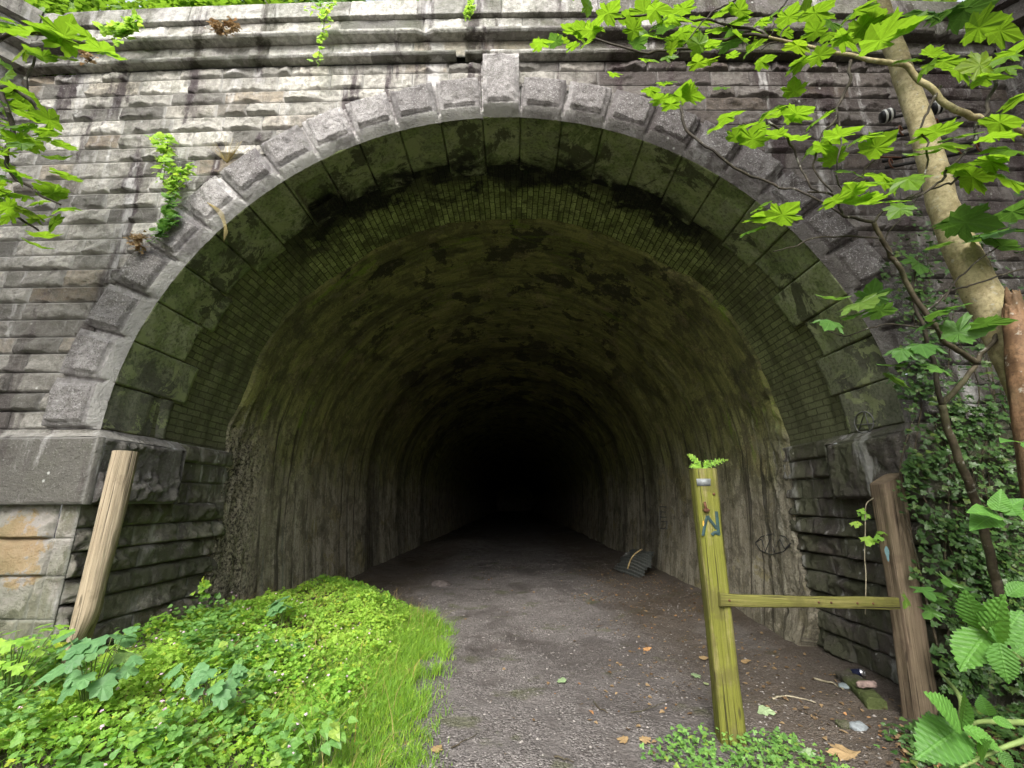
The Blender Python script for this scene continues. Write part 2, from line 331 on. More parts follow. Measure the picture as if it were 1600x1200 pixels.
def m_leaf(name, c0, c1, trans=0.5, tcol=None, gloss=.45, veins=0, under=None):
    t = NT(name)
    c = t.mix(t.tr, c0, c1)
    c = t.mix(t.math('MULTIPLY', t.ramp(t.tb, .86, 1.0), .8), c, (c1[0]*1.5, c1[1]*1.05, c1[2]*.8))
    n = t.noise(t.geo, 45, 3, .6)
    c = t.mix(t.ramp(n, .35, .7, 0, .4), c, tuple(v*.5 for v in c0)); c = t.mix(t.ramp(t.voro(t.geo, 60), .10, .05, 0, .35), c, (c1[0]*.9, c1[1]*.5, c1[2]*.5))
    nm = None
    if veins:
        u = t.sep(t.uv)
        au = t.math('ABSOLUTE', u[0])
        if veins == 1:      # pinnate
            ph = t.math('MULTIPLY', t.math('SUBTRACT', u[1], t.math('MULTIPLY', au, .75)), 9.0)
            w = t.math('ABSOLUTE', t.math('SUBTRACT', t.math('FRACT', ph), .5))
            vein = t.math('MAXIMUM', t.ramp(w, .11, .03), t.ramp(au, .022, .008))
            hh = t.math('ADD', t.math('MULTIPLY', w, 1.0), t.ramp(au, .03, .01))
        else:               # palmate: five veins from the stalk
            an = t.math('ARCTAN2', u[0], t.math('ADD', u[1], .02))
            w = t.math('ABSOLUTE', t.math('SUBTRACT', t.math('FRACT', t.math('ADD', t.math('DIVIDE', an, .66), .5)), .5))
            rad = t.math('SQRT', t.math('ADD', t.math('MULTIPLY', u[0], u[0]), t.math('MULTIPLY', u[1], u[1])))
            vein = t.ramp(t.math('MULTIPLY', w, rad), .022, .006); hh = t.math('MULTIPLY', w, rad)
        c = t.mix(t.math('MULTIPLY', vein, .30), c, tuple(min(1, v*1.5 + .02) for v in c1))
        nm = t.bump(hh, .35, .01)
    if under is not None:
        gb = t.n('ShaderNodeNewGeometry'); c = t.mix(t.math('MULTIPLY', gb.outputs['Backfacing'], .6), c, under)
    p = t.pbsdf(c, gloss, nm, spec=.4)
    tr = t.n('ShaderNodeBsdfTranslucent'); 
    t.put(tr.inputs[0], t.mix(.5, c, tcol, 'MIX') if tcol else c)
    mx = t.n('ShaderNodeMixShader'); mx.inputs[0].default_value = trans; t.l(p, mx.inputs[1]); t.l(tr.outputs[0], mx.inputs[2])
    return t.done(mx.outputs[0])

def m_wood(name, a, b, green=None, gamt=0.0, bot=None, scale=1.0):
    t = NT(name); g = t.geo
    gr = t.noise(t.mapr(t.uv, (26*scale, 1.1, 1)), 1.0, 7, .65, .25); n2 = t.noise(t.mapr(t.uv, (5, 1.6, 1)), 1.0, 5, .6); n3 = t.noise(g, 30, 5, .7)
    fine = t.noise(t.mapr(t.uv, (90*scale, 3, 1)), 1.0, 4, .6)
    c = t.mix(t.ramp(gr, .3, .7), a, b)
    c = t.mix(t.ramp(n2, .5, .7, 0, .5), c, tuple(v*.5 for v in a))
    if green: c = t.mix(t.ramp(t.math('ADD', n2, t.math('MULTIPLY', n3, .3)), .42, .68, 0, gamt), c, t.mix(gr, tuple(v*.6 for v in green), green))
    crack = t.ramp(t.noise(t.mapr(t.uv, (34*scale, .9, 1), (4, 2, 0)), 1.0, 3, .5), .61, .66)
    c = t.mix(t.ramp(fine, .46, .62, 0, .5), c, tuple(v*.35 for v in a)); c = t.mix(t.ramp(t.voro(t.mapr(t.uv, (2.2, 1.6, 1)), 1.0), .09, .04, 0, .8), c, tuple(v*.3 for v in a)); c = t.mix(crack, c, (.014, .011, .008)); c = t.mix(t.ramp(t.noise(g, 3.0, 5, .65), .52, .62, 0, .45), c, tuple(v*.5 for v in a))
    h = t.math('ADD', t.math('MULTIPLY', gr, 1.0), t.math('MULTIPLY', fine, .5)); h = t.math('SUBTRACT', h, t.math('MULTIPLY', crack, 1.0))
    return t.done(t.pbsdf(c, .85, t.bump(h, .7, .012), spec=.2))

def m_bark(name, a, b, moss=(.09, .11, .03), mossamt=.5):
    t = NT(name); g = t.geo
    n = t.noise(g, 9, 6, .65); n2 = t.noise(t.mapr(g, (4, 4, 28)), 1, 5, .6); n3 = t.noise(g, 3.2, 5, .6)
    c = t.mix(t.ramp(n, .35, .65), a, b); c = t.mix(t.ramp(n3, .45, .65, 0, mossamt), c, moss)
    c = t.mix(t.ramp(t.voro(g, 16), .14, .05, 0, .6), c, tuple(v*.4 for v in a)); c = t.mix(t.ramp(t.noise(g, 45, 5, .7), .45, .65, 0, .45), c, tuple(v*.45 for v in a)); c = t.mix(t.ramp(t.noise(g, 22, 4, .6), .60, .68, 0, .5), c, (.38, .38, .33))
    h = t.math('ADD', n, t.math('MULTIPLY', n2, .8)); h = t.math('ADD', h, t.math('MULTIPLY', t.noise(t.mapr(g, (40, 40, 9)), 1, 5, .7), .7))
    return t.done(t.pbsdf(c, .75, t.bump(h, .4, .015)))
def m_flat(name, c, rough=.8, metal=0.0, var=.35, bump=.2):
    t = NT(name); n = t.noise(t.geo, 18, 6, .65)
    cc = t.mix(t.ramp(n, .3, .7), tuple(v*(1-var) for v in c), tuple(min(1, v*(1+var)) for v in c))
    return t.done(t.pbsdf(cc, rough, t.bump(n, bump, .01), metal))

M = dict(
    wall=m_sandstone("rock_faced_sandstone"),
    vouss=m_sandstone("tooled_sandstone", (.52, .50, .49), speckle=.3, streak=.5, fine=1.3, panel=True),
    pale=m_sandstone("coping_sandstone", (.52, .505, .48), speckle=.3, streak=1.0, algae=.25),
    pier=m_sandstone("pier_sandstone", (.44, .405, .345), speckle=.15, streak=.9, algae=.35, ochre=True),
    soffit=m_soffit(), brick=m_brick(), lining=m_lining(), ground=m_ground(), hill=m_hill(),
    syc=m_leaf("sycamore_leaf", (.055, .135, .010), (.17, .32, .018), .56, (.35, .60, .025), veins=2),
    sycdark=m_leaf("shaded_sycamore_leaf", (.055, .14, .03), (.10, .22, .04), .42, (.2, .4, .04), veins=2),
    herb=m_leaf("herb_leaf", (.18, .40, .05), (.42, .65, .09), .5, (.56, .80, .10), .55),
    nettle=m_leaf("broad_leaf", (.12, .27, .065), (.21, .40, .08), .38, (.2, .42, .05), .5),
    mallow=m_leaf("mallow_leaf", (.10, .23, .09), (.16, .33, .12), .35, (.18, .38, .09), .55),
    ivy=m_leaf("ivy_leaf", (.03, .075, .018), (.075, .15, .035), .15, (.1, .2, .03), .4),
    elm=m_leaf("serrated_leaf", (.075, .20, .035), (.12, .29, .045), .42, (.25, .5, .03), .5, veins=1),
    grass=m_leaf("grass_blade", (.13, .30, .025), (.30, .50, .06), .35, (.3, .5, .03), .5),
    wild=m_leaf("bank_leaf", (.08, .18, .015), (.18, .33, .03), .45, (.3, .5, .03), .5),
    dry=m_leaf("dry_stalk", (.30, .22, .08), (.42, .34, .14), .3, (.4, .3, .1), .7),
    litter=m_leaf("dead_leaf", (.10, .06, .028), (.30, .21, .11), .15, (.2, .1, .03), .8),
    paleleaf=m_leaf("fallen_green_leaf", (.22, .32, .16), (.35, .45, .25), .2, (.3, .4, .2), .6),
    tanleaf=m_leaf("fallen_tan_leaf", (.28, .19, .09), (.40, .28, .14), .2, (.3, .2, .1), .8),
    petal=m_leaf("pink_petal", (.7, .45, .6), (.85, .7, .8), .4, (.8, .6, .7), .6),
    postL=m_wood("weathered_pale_wood", (.29, .23, .15), (.47, .395, .285), scale=1.5),
    postM=m_wood("algae_green_wood", (.15, .13, .05), (.27, .24, .11), (.17, .185, .02), .85, scale=1.3),
    postR=m_wood("brown_weathered_wood", (.17, .12, .085), (.29, .215, .155), (.15, .15, .07), .3, scale=1.6),
    rail=m_wood("olive_wood", (.13, .115, .035), (.22, .20, .075), (.14, .15, .025), .6),
    trunk=m_bark("smooth_sycamore_bark", (.25, .205, .105), (.45, .385, .225), (.18, .175, .06), .5),
    stub=m_bark("torn_orange_wood", (.09, .05, .025), (.19, .11, .058), (.08, .06, .03), .6),
    twig=m_bark("dark_twig_bark", (.022, .018, .013), (.05, .04, .028), (.05, .05, .02), .3),
    stem=m_bark("sapling_bark", (.045, .036, .022), (.09, .072, .045), (.06, .065, .025), .5),
    rust=m_flat("rusty_iron", (.10, .045, .025), .8, .3), iron=m_flat("black_iron", (.02, .019, .018), .6, .4),
    glassy=m_flat("white_porcelain", (.5, .5, .48), .2, 0, .05), black=m_flat("black_rubber", (.012, .012, .012), .5),
    zinc=m_flat("dull_zinc", (.20, .215, .22), .65, .3), tin=m_flat("grey_corrugated_metal", (.14, .15, .14), .65, .3),
    lath=m_flat("pale_lath_wood", (.36, .27, .13), .8), paint=m_flat("dark_teal_paint", (.015, .038, .036), .6),
    scrib=m_flat("dark_marker_paint", (.05, .05, .05), .7), chalk=m_flat("faded_grey_paint", (.16, .16, .15), .8),
    orange=m_flat("orange_paint_fleck", (.55, .28, .04), .7), blue=m_flat("pale_blue_paint", (.09, .16, .17), .7), purple=m_flat("purple_paint", (.09, .06, .20), .7),
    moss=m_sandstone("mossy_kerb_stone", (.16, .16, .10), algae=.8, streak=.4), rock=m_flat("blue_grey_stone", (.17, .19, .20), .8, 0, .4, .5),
    alu=m_flat("bare_aluminium", (.8, .8, .82), .25, .9, .1), canblue=m_flat("dark_blue_can_paint", (.02, .025, .06), .35, .2),
    plastic=m_flat("crumpled_plastic", (.20, .24, .25), .35, 0, .3), pebble=m_flat("pale_pebble", (.20, .185, .172), .85, 0, .5), brickbit=m_flat("pinkish_brick_fragment", (.27, .20, .175), .85),
)

# ------------------------------------------------------------------ key dimensions (metres)
D = 4.0                                  # face of the portal wall
A_, B_, ZS = 3.644, 3.43, 2.32           # half span, rise, springing height
RING = 0.47
Y_BR, Y_LN = 4.82, 5.82                  # start of the brick ring and of the concrete lining
def arch(t, d=0.0):                      # point on the intrados (t = angle), pushed outward by d
    t = np.asarray(t, float); c, s = np.cos(t), np.sin(t)
    n = np.stack([c/A_, s/B_], -1); n /= np.linalg.norm(n, axis=-1, keepdims=True)
    return np.stack([A_*c, ZS + B_*s], -1) + n*np.asarray(d)[..., None]
def ring_d(x, z):                        # approx distance outside the intrados
    z = np.asarray(z, float); x = np.asarray(x, float)
    q = np.hypot(x/A_, np.maximum(z-ZS, 0)/B_)
    return np.where(z > ZS, (q-1)*np.hypot(x, np.maximum(z-ZS, 0))/np.maximum(q, 1e-6), np.abs(x)-A_)
KEY = R(3.3); STEP = (R(90)-KEY)/12
def arc_len(ts):
    p = arch(np.asarray(ts)); return np.concatenate([[0], np.cumsum(np.linalg.norm(np.diff(p, axis=0), axis=1))])

# ------------------------------------------------------------------ ground
def gz(x, y):
    x = np.asarray(x, float); y = np.asarray(y, float)
    z = .03*fbm(P3(x*.8, y*.8), 3, 3) + .012*fbm(P3(x*4, y*4), 5, 3)
    left = sstep(-.75, -2.9, x) * sstep(10.5, 6.0, y)*.36
    right = sstep(2.0, 4.2, x) * sstep(4.15, 3.3, y)*.38
    z = z + left + right
    z = z + .30*np.exp(-((x+1.9)/1.0)**2 - ((y-18)/2.6)**2) + .10*np.exp(-((np.abs(x)-3.4)/.6)**2)*sstep(6, 9, y)
    bank = np.clip((np.abs(x)-4.7)*.95, 0, 9.5) * sstep(4.6, 3.9, y)
    bank = bank*(1 + .08*fbm(P3(x*.4, y*.4), 9, 3))
    return z + bank
xs = np.unique(np.concatenate([np.linspace(-60, -8, 40), np.linspace(-8, -4, 40), np.linspace(-4, 4, 190), np.linspace(4, 8, 40), np.linspace(8, 60, 40)]))
ys = np.unique(np.concatenate([np.linspace(-60, -4, 40), np.linspace(-4, 1.6, 40), np.linspace(1.6, 9, 190), np.linspace(9, 24, 110), np.linspace(24, 96, 50)]))
X, Y = np.meshgrid(xs, ys, indexing='ij')
g = MB().grid(P3(X, Y, gz(X, Y))); tag(g.build("ground", M['ground']), kind="structure")
# hillside above and behind the portal
xs = np.linspace(-45, 45, 150); ys = np.concatenate([np.linspace(4.45, 10, 40), np.linspace(10.5, 60, 40)])
X, Y = np.meshgrid(xs, ys, indexing='ij')
Z = 7.22 + .62*(Y-4.45) + .18*fbm(P3(X*.6, Y*.6), 11, 4) + .06*np.maximum(np.abs(X)-5, 0)
tag(MB().grid(P3(X, Y, Z)).build("hillside", M['hill']), kind="structure")

# ------------------------------------------------------------------ masonry
def rock_face(mb, o, u, v, n, w, h, res=.028, amp=.05, seed=0, tint=.5, hue=.5, keep=None, margin=.022, lip=True, join=.012):
    """One rock-faced stone: width w along u, height h along v, bulging along n."""
    nu, nv = max(4, int(w/res)), max(4, int(h/res))
    a = np.unique(np.concatenate([[0, .006, .02], np.linspace(.03, w-.03, nu), [w-.02, w-.006, w]]))
    b = np.unique(np.concatenate([[0, .006, .02], np.linspace(.03, h-.03, nv), [h-.02, h-.006, h]]))
    Au, Bv = np.meshgrid(a, b, indexing='ij')
    e = np.minimum(np.minimum(Au, w-Au), np.minimum(Bv, h-Bv))
    p = P3(o[0]+u[0]*Au+v[0]*Bv, o[1]+u[1]*Au+v[1]*Bv, o[2]+u[2]*Au+v[2]*Bv)
    q = p*np.array([1, 1, 1.0]) + seed*7.7
    rk = np.random.default_rng(seed*13+5); K = int(5 + 14*w)
    env = np.full(Au.shape, 9.0)
    wu = .03*fbm(q*9, seed % 97, 3); wv = .02*fbm(q*11, seed % 83, 3)
    for _ in range(K):
        env = np.minimum(env, rk.uniform(.45, 1.5)*amp + rk.normal(0, .14)*(Au+wu-rk.uniform(0, w)) + rk.normal(.20, .26)*(Bv+wv-rk.uniform(.1, .8)*h)*-1 + .002)
    env = np.maximum(env, -.01) + .38*amp*fbm(q*np.array([7, 7, 10]), seed % 71, 4, .6) + .20*amp*fbm(q*24, seed % 37, 3) 
    flat = rk.random() < .16
    if flat: env = env*.35 + .3*amp
    eb = np.where(Bv < h*.5, e*1.7, e)
    hh = sstep(.003, margin, e)*.010 + sstep(.006, .04, eb)*np.clip(env, -.008, amp*1.8)
    hh = hh - join*(1-sstep(0, .008, e)) + .006*fbm(q*26, 3, 3)*sstep(.0, .03, e)
    P = p + np.asarray(n)*hh[..., None]
    c = np.stack([np.clip(tint + .0*Au, 0, 1), (1-sstep(.004, np.where(np.minimum(Au, w-Au) < np.minimum(Bv, h-Bv), .024, .013), e))*1.0, np.full(Au.shape, hue)], -1)
    k = None
    if keep is not None:
        m = (P[:-1, :-1]+P[1:, 1:])/2; k = keep(m[..., 0], m[..., 2])
        if not k.any(): return
    mb.grid(P, c, keep=k, flip=np.dot(np.cross(u, v), n) < 0)
def coursed(mb, o, u, v, n, W, rows, lmin, lmax, seed, tmean=.5, **kw):
    r = np.random.default_rng(seed); z = 0
    for ri, h in enumerate(rows):
        x = -r.uniform(0, lmin)
        while x < W:
            w = r.uniform(lmin, lmax); x0, x1 = max(x, 0), min(x+w, W)
            if x1-x0 > .08:
                oo = np.asarray(o, float)+np.asarray(u)*x0+np.asarray(v)*z
                rock_face(mb, oo, u, v, n, x1-x0, h, seed=int(r.integers(1, 9999)), tint=float(np.clip(r.normal(tmean, .28), 0, 1)), hue=float(r.random()), **kw)
            x += w
        z += h

portal = tag(empty("tunnel_portal", (0, D, 0)), "blackened sandstone tunnel portal with rusticated arch ring, string courses and pale coping", "tunnel portal")
XL, XR = -5.55, 5.72
ZL0, ZL1 = 6.50, 6.63                    # lower string course
ZU0, ZU1 = 6.79, 6.90                    # upper string course
ZC0, ZC1 = 7.12, 7.37                    # coping
U, V, Nf = np.array([1., 0, 0]), np.array([0, 0, 1.]), np.array([0, -1., 0])
mb = MB()
r = np.random.default_rng(3); rows = []; z = ZS
while z < ZL0-.12:
    h = min(r.uniform(.165, .205), ZL0-z); rows.append(h); z += h
rows[-1] += ZL0-z
keep = lambda x, z: ring_d(x, z) > RING-.09
coursed(mb, (XL-.1, D, ZS), U, V, Nf, XR-XL+.2, rows, .30, .72, 11, keep=keep, amp=.048, join=.024, res=.019)
part(mb, "wall_face", M['wall'], portal)
# frieze between the string courses, and the course beneath the coping
mb = MB()
coursed(mb, (XL-.1, D-.02, ZL0+.075), U, V, Nf, XR-XL+.2, [ZU0-ZL0-.072], .7, 1.2, 12, amp=.04)
coursed(mb, (XL-.1, D-.035, ZU0+.08), U, V, Nf, XR-XL+.2, [ZC0-ZU0-.08], .8, 1.25, 13, amp=.055)
part(mb, "frieze_course", M['pale'], portal)
def string_course(name, prof, seed, x0=XL-.1, x1=XR+.1, gap=None):
    """prof: list of (y, z) from the foot of the moulding up."""
    r = np.random.default_rng(seed); mb = MB(); x = x0
    while x < x1:
        w = min(r.uniform(.75, 1.35), x1-x); nx = max(3, int(w/.05)); a = np.concatenate([[0, .004], np.linspace(.02, w-.02, nx), [w-.004, w]])
        pr = np.array(prof); d = np.concatenate([[0], np.cumsum(np.linalg.norm(np.diff(pr, axis=0), axis=1))])
        ss = np.unique(np.concatenate([d, np.linspace(0, d[-1], 22)])); py, pz = np.interp(ss, d, pr[:, 0]), np.interp(ss, d, pr[:, 1])
        XX, YY = np.meshgrid(a+x, py, indexing='ij'); _, ZZ = np.meshgrid(a, pz, indexing='ij')
        nz = fbm(P3(XX*7, YY*7, ZZ*7), seed, 4)
        chip = np.clip(fbm(P3(XX*3.2, YY*2, ZZ*2), seed+3, 3)-.62, 0, 1)*.10
        e = np.minimum(XX-x, x+w-XX); gr = 1-sstep(0, .006, e)
        YY = YY + .004*nz + chip + gr*.03; ZZ = ZZ + .002*nz
        if gap is not None and gap[0] < x+w and gap[1] > x:
            k = ~((XX[:-1, :-1] > gap[0]) & (XX[:-1, :-1] < gap[1]))
        else: k = None
        c = np.stack([np.full(XX.shape, np.clip(r.normal(.5, .2), 0, 1)), gr*.2, np.full(XX.shape, r.random()*.7)], -1)
        mb.grid(P3(XX, YY, ZZ), c, keep=k); x += w
    return part(mb, name, M['pale'], portal)
gx = at(715, 90, 3.9)[0]
string_course("string_course", [(D, ZL0+.008), (D-.095, ZL0+.012), (D-.11, ZL0+.03), (D-.112, ZL0+.05), (D-.08, ZL0+.065), (D-.02, ZL0+.075), (D+.05, ZL0+.08)], 21, gap=(gx-.03, gx+.05))
string_course("string_course", [(D, ZU0), (D-.125, ZU0+.005), (D-.145, ZU0+.025), (D-.148, ZU0+.05), (D-.11, ZU0+.07), (D-.05, ZU0+.08), (D+.05, ZU0+.085)], 22)
string_course("coping", [(D-.03, ZC0), (D-.085, ZC0+.005), (D-.09, ZC0+.015), (D-.085, ZC1-.02), (D-.07, ZC1), (D+.5, ZC1+.03), (D+.55, ZC1-.5)], 23)
# end pilasters, standing forward of the wall
def pilaster(x0, x1, seed):
    mb = MB(); s = 1 if x0 > 0 else -1
    yy = D-.36; xi = x0 if s > 0 else x1
    ch = s*.30
    rows = [.19]*int(ZL0/.19); rows[-1] += ZL0-sum(rows)
    xa, xb = (x0+.30, x1) if s > 0 else (x0, x1-.30)
    coursed(mb, (xa, yy, 0), U, V, Nf, xb-xa, rows, .4, .8, seed, amp=.045)
    cu = np.array([.30, -.36, 0]); cw = float(np.linalg.norm(cu)); cu /= cw
    if s > 0: coursed(mb, (x0, D, 0), cu, V, np.array([cu[1], -cu[0], 0.]), cw, rows, .3, .5, seed+1, amp=.03)
    else:
        cu2 = np.array([cu[0], -cu[1], 0]); coursed(mb, (x1-.30, yy, 0), cu2, V, np.array([cu2[1], -cu2[0], 0.]), cw, rows, .3, .5, seed+1, amp=.03)
    path = [(xi, D), (xi+ch, yy), (x1 if s > 0 else x0, yy)]
    for (za, zb, pj) in ((ZL0, ZL1, .11), (ZL1, ZU0, .03), (ZU0, ZU1, .14), (ZU1, ZC0, .05), (ZC0, ZC1, .11)):
        def off(p):
            pts = []
            for i, (px, py) in enumerate(path):
                pts.append((px - (s*p*.8 if i < 2 else 0), py - p))
            return pts
        pr = [(0, za), (pj, za+.012), (pj, zb-.02), (pj*.35, zb+.005), (-.3, zb+.006)]
        V_ = [[(q[0], q[1], zz) for q in off(p)] for p, zz in pr]
        mb.grid(np.array(V_).transpose(1, 0, 2), (.45, 0, .4), flip=s < 0)
    return part(mb, "pilaster", M['wall'], portal, smooth=False)
pilaster(XL-1.6, XL, 31); pilaster(XR, XR+1.6, 41)

# ---- arch ring: voussoirs with channelled joints, tooled panels and a chamfered arris
def voussoir(name, t0, t1, dout, proud, seed, key=False):
    L = float(np.linalg.norm(arch(t1, dout*.5)-arch(t0, dout*.5)))
    s = np.unique(np.concatenate([[0, .019, .024, .062, .074], np.linspace(.09, L-.09, 24), [L-.074, L-.062, L-.024, L-.019, L]]))/L
    d = np.unique(np.concatenate([[0, .035, .070, .076, .102, .110], np.linspace(.13, dout-.06, 22), [dout-.05, dout-.035, dout-.004, dout]]))
    S, Dd = np.meshgrid(s, d, indexing='ij')
    T = t0+(t1-t0)*S; P = arch(T, Dd)
    if key:                                       # straight-sided keystone
        zz = ZS+B_+Dd; hw = np.interp(Dd, [0, dout], [A_*math.sin(KEY), A_*math.sin(KEY)*1.08]); P = np.stack([hw*(1-2*S), zz - .02*(1-2*S)**2*0], -1)
    es = np.minimum(S, 1-S)*L
    rough = fbm(P3(P[..., 0]*16, seed, P[..., 1]*16), seed, 4, .6)
    rough2 = fbm(P3(P[..., 0]*4, seed, P[..., 1]*4), seed+2, 3)
    pan = sstep(.064, .071, es)*sstep(.103, .109, Dd)*sstep(.035, .045, dout-Dd)
    hh = .05 + proud + pan*(.036+.012*rough+.010*rough2)
    hh = np.where((es < .0215) & (Dd > .06), .018, hh)
    hh = np.where(Dd < .072, np.minimum(hh, -.02 + (Dd/.072)*(.05+proud+.02)), hh)
    hh = hh + .003*fbm(P3(P[..., 0]*30, 1, P[..., 1]*30), 4, 2) - np.clip(fbm(P3(P[..., 0]*4, seed, P[..., 1]*4), seed+7, 3)-.72, 0, 1)*.06
    hh = np.where(Dd > dout-.002, -.12, hh)
    c = np.stack([np.full(S.shape, .5+.25*math.sin(seed*1.7)), np.where(Dd < .074, 1.5, 0)*(.75+.4*fbm(P3(P[..., 0]*5, 2, P[..., 1]*5), 6, 3))*np.ones(S.shape), np.where(es < .0215, .3, .3+.4*pan)], -1)
    m = MB().grid(P3(P[..., 0], D-hh, P[..., 1]), c, flip=(not key) and t1 < t0)
    return part(m, name, M['vouss'], portal)
TS = []
for side in (0, 1):
    for i in range(12):
        a = KEY+i*STEP; b = a+STEP
        t0, t1 = (R(90)+a, R(90)+b) if side == 0 else (R(90)-b, R(90)-a)
        TS.append((t0, t1)); voussoir("voussoir", t0, t1, RING, 0.02, 50+i+side*20)
voussoir("keystone", R(90)-KEY, R(90)+KEY, ZL0-ZS-B_+.004, .055, 90, key=True); TS.append((R(90)-KEY, R(90)+KEY))
# ---- dressed soffit stones behind the ring
mb = MB(); rr = np.random.default_rng(17)
for i, (t0, t1) in enumerate(sorted(TS)):
    depth = (.94 if i % 2 else .76)+rr.uniform(-.05, .05)
    cuts = [D+.02, D+.02+depth*rr.uniform(.9, 1)] 
    for j in range(len(cuts)-1):
        y0, y1 = cuts[j], cuts[j+1]; g_ = .004
        dt = t1-t0
        t = t0+dt*np.unique(np.concatenate([[0, .018, .03], np.linspace(.06, .94, 12), [.97, .982, 1]]))
        y = np.concatenate([[y0, y0+.001], np.linspace(y0+.02, y1-.02, 22), [y1-.004, y1]])
        T, Yy = np.meshgrid(t, y, indexing='ij')
        e = np.minimum(np.minimum(T-t0, t1-T)*A_, y1-Yy)
        drop = np.clip(fbm(P3(T*3, Yy*2.2, i), 31, 3)-.35, 0, 1)*.05
        dd = .035*(1-sstep(0, .014, e)) + .006*fbm(P3(T*14, Yy*5, i*3), 33, 3) + drop
        if i == 17: dd = dd + .12*sstep(.04, .06, e)*(Yy > D+.2)       # a stone whose face has spalled away
        dd = np.where(Yy <= y0+.0005, .10, dd); q = arch(T, dd)
        c = np.stack([np.full(T.shape, rr.random()), np.zeros(T.shape), np.full(T.shape, rr.random())], -1)
        mb.grid(P3(q[..., 0], Yy, q[..., 1]), c)
t = np.linspace(-.02, math.pi+.02, 120); y = np.array([D+.03, D+.45, D+1.0]); T, Yy = np.meshgrid(t, y, indexing='ij'); q = arch(T, np.full(T.shape, .11))
mb.grid(P3(q[..., 0], Yy, q[..., 1]), (.1, 0, .5))           # bed of the soffit stones
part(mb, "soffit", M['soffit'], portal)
# ---- brick ring
t = np.linspace(0, math.pi, 260); y = np.concatenate([np.linspace(D+.60, Y_LN+.25, 60)])
T, Yy = np.meshgrid(t, y, indexing='ij'); al = arc_len(t)
dd = .03 + .012*fbm(P3(T*9, Yy*6, 2), 35, 4) + .03*np.clip(fbm(P3(T*3, Yy*3, 1), 36, 3), 0, 1)
q = arch(T, dd); uv = np.stack([Yy, np.repeat(al[:, None], len(y), 1)], -1)
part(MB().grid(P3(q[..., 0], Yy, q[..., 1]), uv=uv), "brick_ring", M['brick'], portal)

# ---- imposts and piers
Zi = 1.66
for s in (-1, 1):
    mb = MB(); xf = s*(A_-.10); yf = D-.10                    # corner of the impost
    xo = s*5.5; x0, x1 = min(xo, xf), max(xo, xf); ztop = ZS-.085
    # front face: two long tooled blocks
    jx = s*4.95
    for (a, b, sd) in ((min(xf, jx), max(xf, jx), 61), (min(jx, xo), max(jx, xo), 62)):
        rock_face(mb, (a, yf, Zi), U, V, Nf, b-a, ztop-Zi, seed=sd+s, tint=.02, hue=.35, amp=.022, res=.025)
    # return face, rock-faced
    un = np.array([0, 1., 0]); nn = np.array([-s, 0, 0.])
    rock_face(mb, (xf, yf+.07, Zi), un, V, nn, .98, ztop-Zi, seed=70+s, tint=.22, hue=.4, amp=.12, res=.02, margin=.04)
    mb.grid(np.array([[(xf, yf, z), (xf-s*.008, yf+.0, z), (xf-s*.008, yf+.072, z)] for z in np.linspace(Zi, ztop, 6)]).transpose(1, 0, 2), (.5, .1, .3), flip=s > 0)
    # weathered top, sloping back to the springing, and the underside
    yb = D+1.0
    def strip(p):
        q = np.array(p, float); n_ = 24
        rows_ = []
        for k in range(len(q)-1):
            pass
        return q
    top = np.array([[(xo, yf, ztop), (xf, yf, ztop), (xf, yb, ztop)], [(xo, D+.02, ZS+.01), (s*(A_+.02), D+.02, ZS+.01), (s*(A_+.02), yb, ZS+.01)]])
    bot = np.array([[(xo, yf, Zi), (xf, yf, Zi), (xf, yb, Zi)], [(xo, D+.15, Zi), (s*(A_+.15), D+.15, Zi), (s*(A_+.15), yb, Zi)]])
    def dense(g_, n_=30):
        a = np.linspace(0, 1, n_)
        seg1 = g_[:, 0:1]*(1-a)[None, :, None]+g_[:, 1:2]*a[None, :, None]; seg2 = g_[:, 1:2]*(1-a)[None, 1:, None]+g_[:, 2:3]*a[None, 1:, None]
        row = np.concatenate([seg1, seg2], 1); b = np.linspace(0, 1, 6)[:, None, None]
        out = row[0:1]*(1-b)+row[1:2]*b
        out[..., 2] += .006*fbm(out*8, 5, 3); return out
    mb.grid(dense(top), (.75, .35, .2)); mb.grid(dense(bot), (.4, 0, .3))
    mb.add([(xf, yb, Zi), (s*A_, yb, Zi), (s*A_, yb, ZS), (xf, yb, ztop)], [(0, 1, 2, 3)], (.4, 0, .3))
    mb.box((min(s*(A_+.03), s*5.45), D-.04, Zi+.03), (max(s*(A_+.03), s*5.45), D+.97, ZS-.012))
    part(mb, "impost_block", M['wall'] if s < 0 else M['pier'], portal)
    # pier: rock-faced courses on the front and on the return
    mb = MB(); xp = s*A_; rows_ = [.215, .20, .21, .225, .20, .21, .2, .22]; rows_.append(Zi+.02-sum(rows_))
    rows_ = [r_ for r_ in rows_ if r_ > 0]
    w = 5.6-A_-.16
    x_a = xp+.16 if s > 0 else xp-.16-w
    coursed(mb, (x_a, D, 0), U, V, Nf, w, [.33, .42, .33, .30, .30], .5, .9, 81+s, amp=.06, tmean=.2)
    z = 0
    for k, h in enumerate([.33, .42, .33, .30, .30]):           # drafted quoin margin
        rock_face(mb, (xp-.0 if s > 0 else xp-.16, D-.012, z), U, V, Nf, .16, h, seed=91+k, tint=.3+.1*(k % 3), hue=.3, amp=.006); z += h
    coursed(mb, (xp, D+.0, 0), un, V, nn, 1.98, rows_, .45, 1.1, 85+s, amp=.10, margin=.035, join=.04)
    # courses beside and above the impost, behind the block
    hz = ZS-Zi; coursed(mb, (xp, D+1.0, Zi), un, V, nn, .98, [hz*.36, hz*.34, hz*.30], .5, .9, 87+s, amp=.06)
    part(mb, "pier", M['pier'], portal)

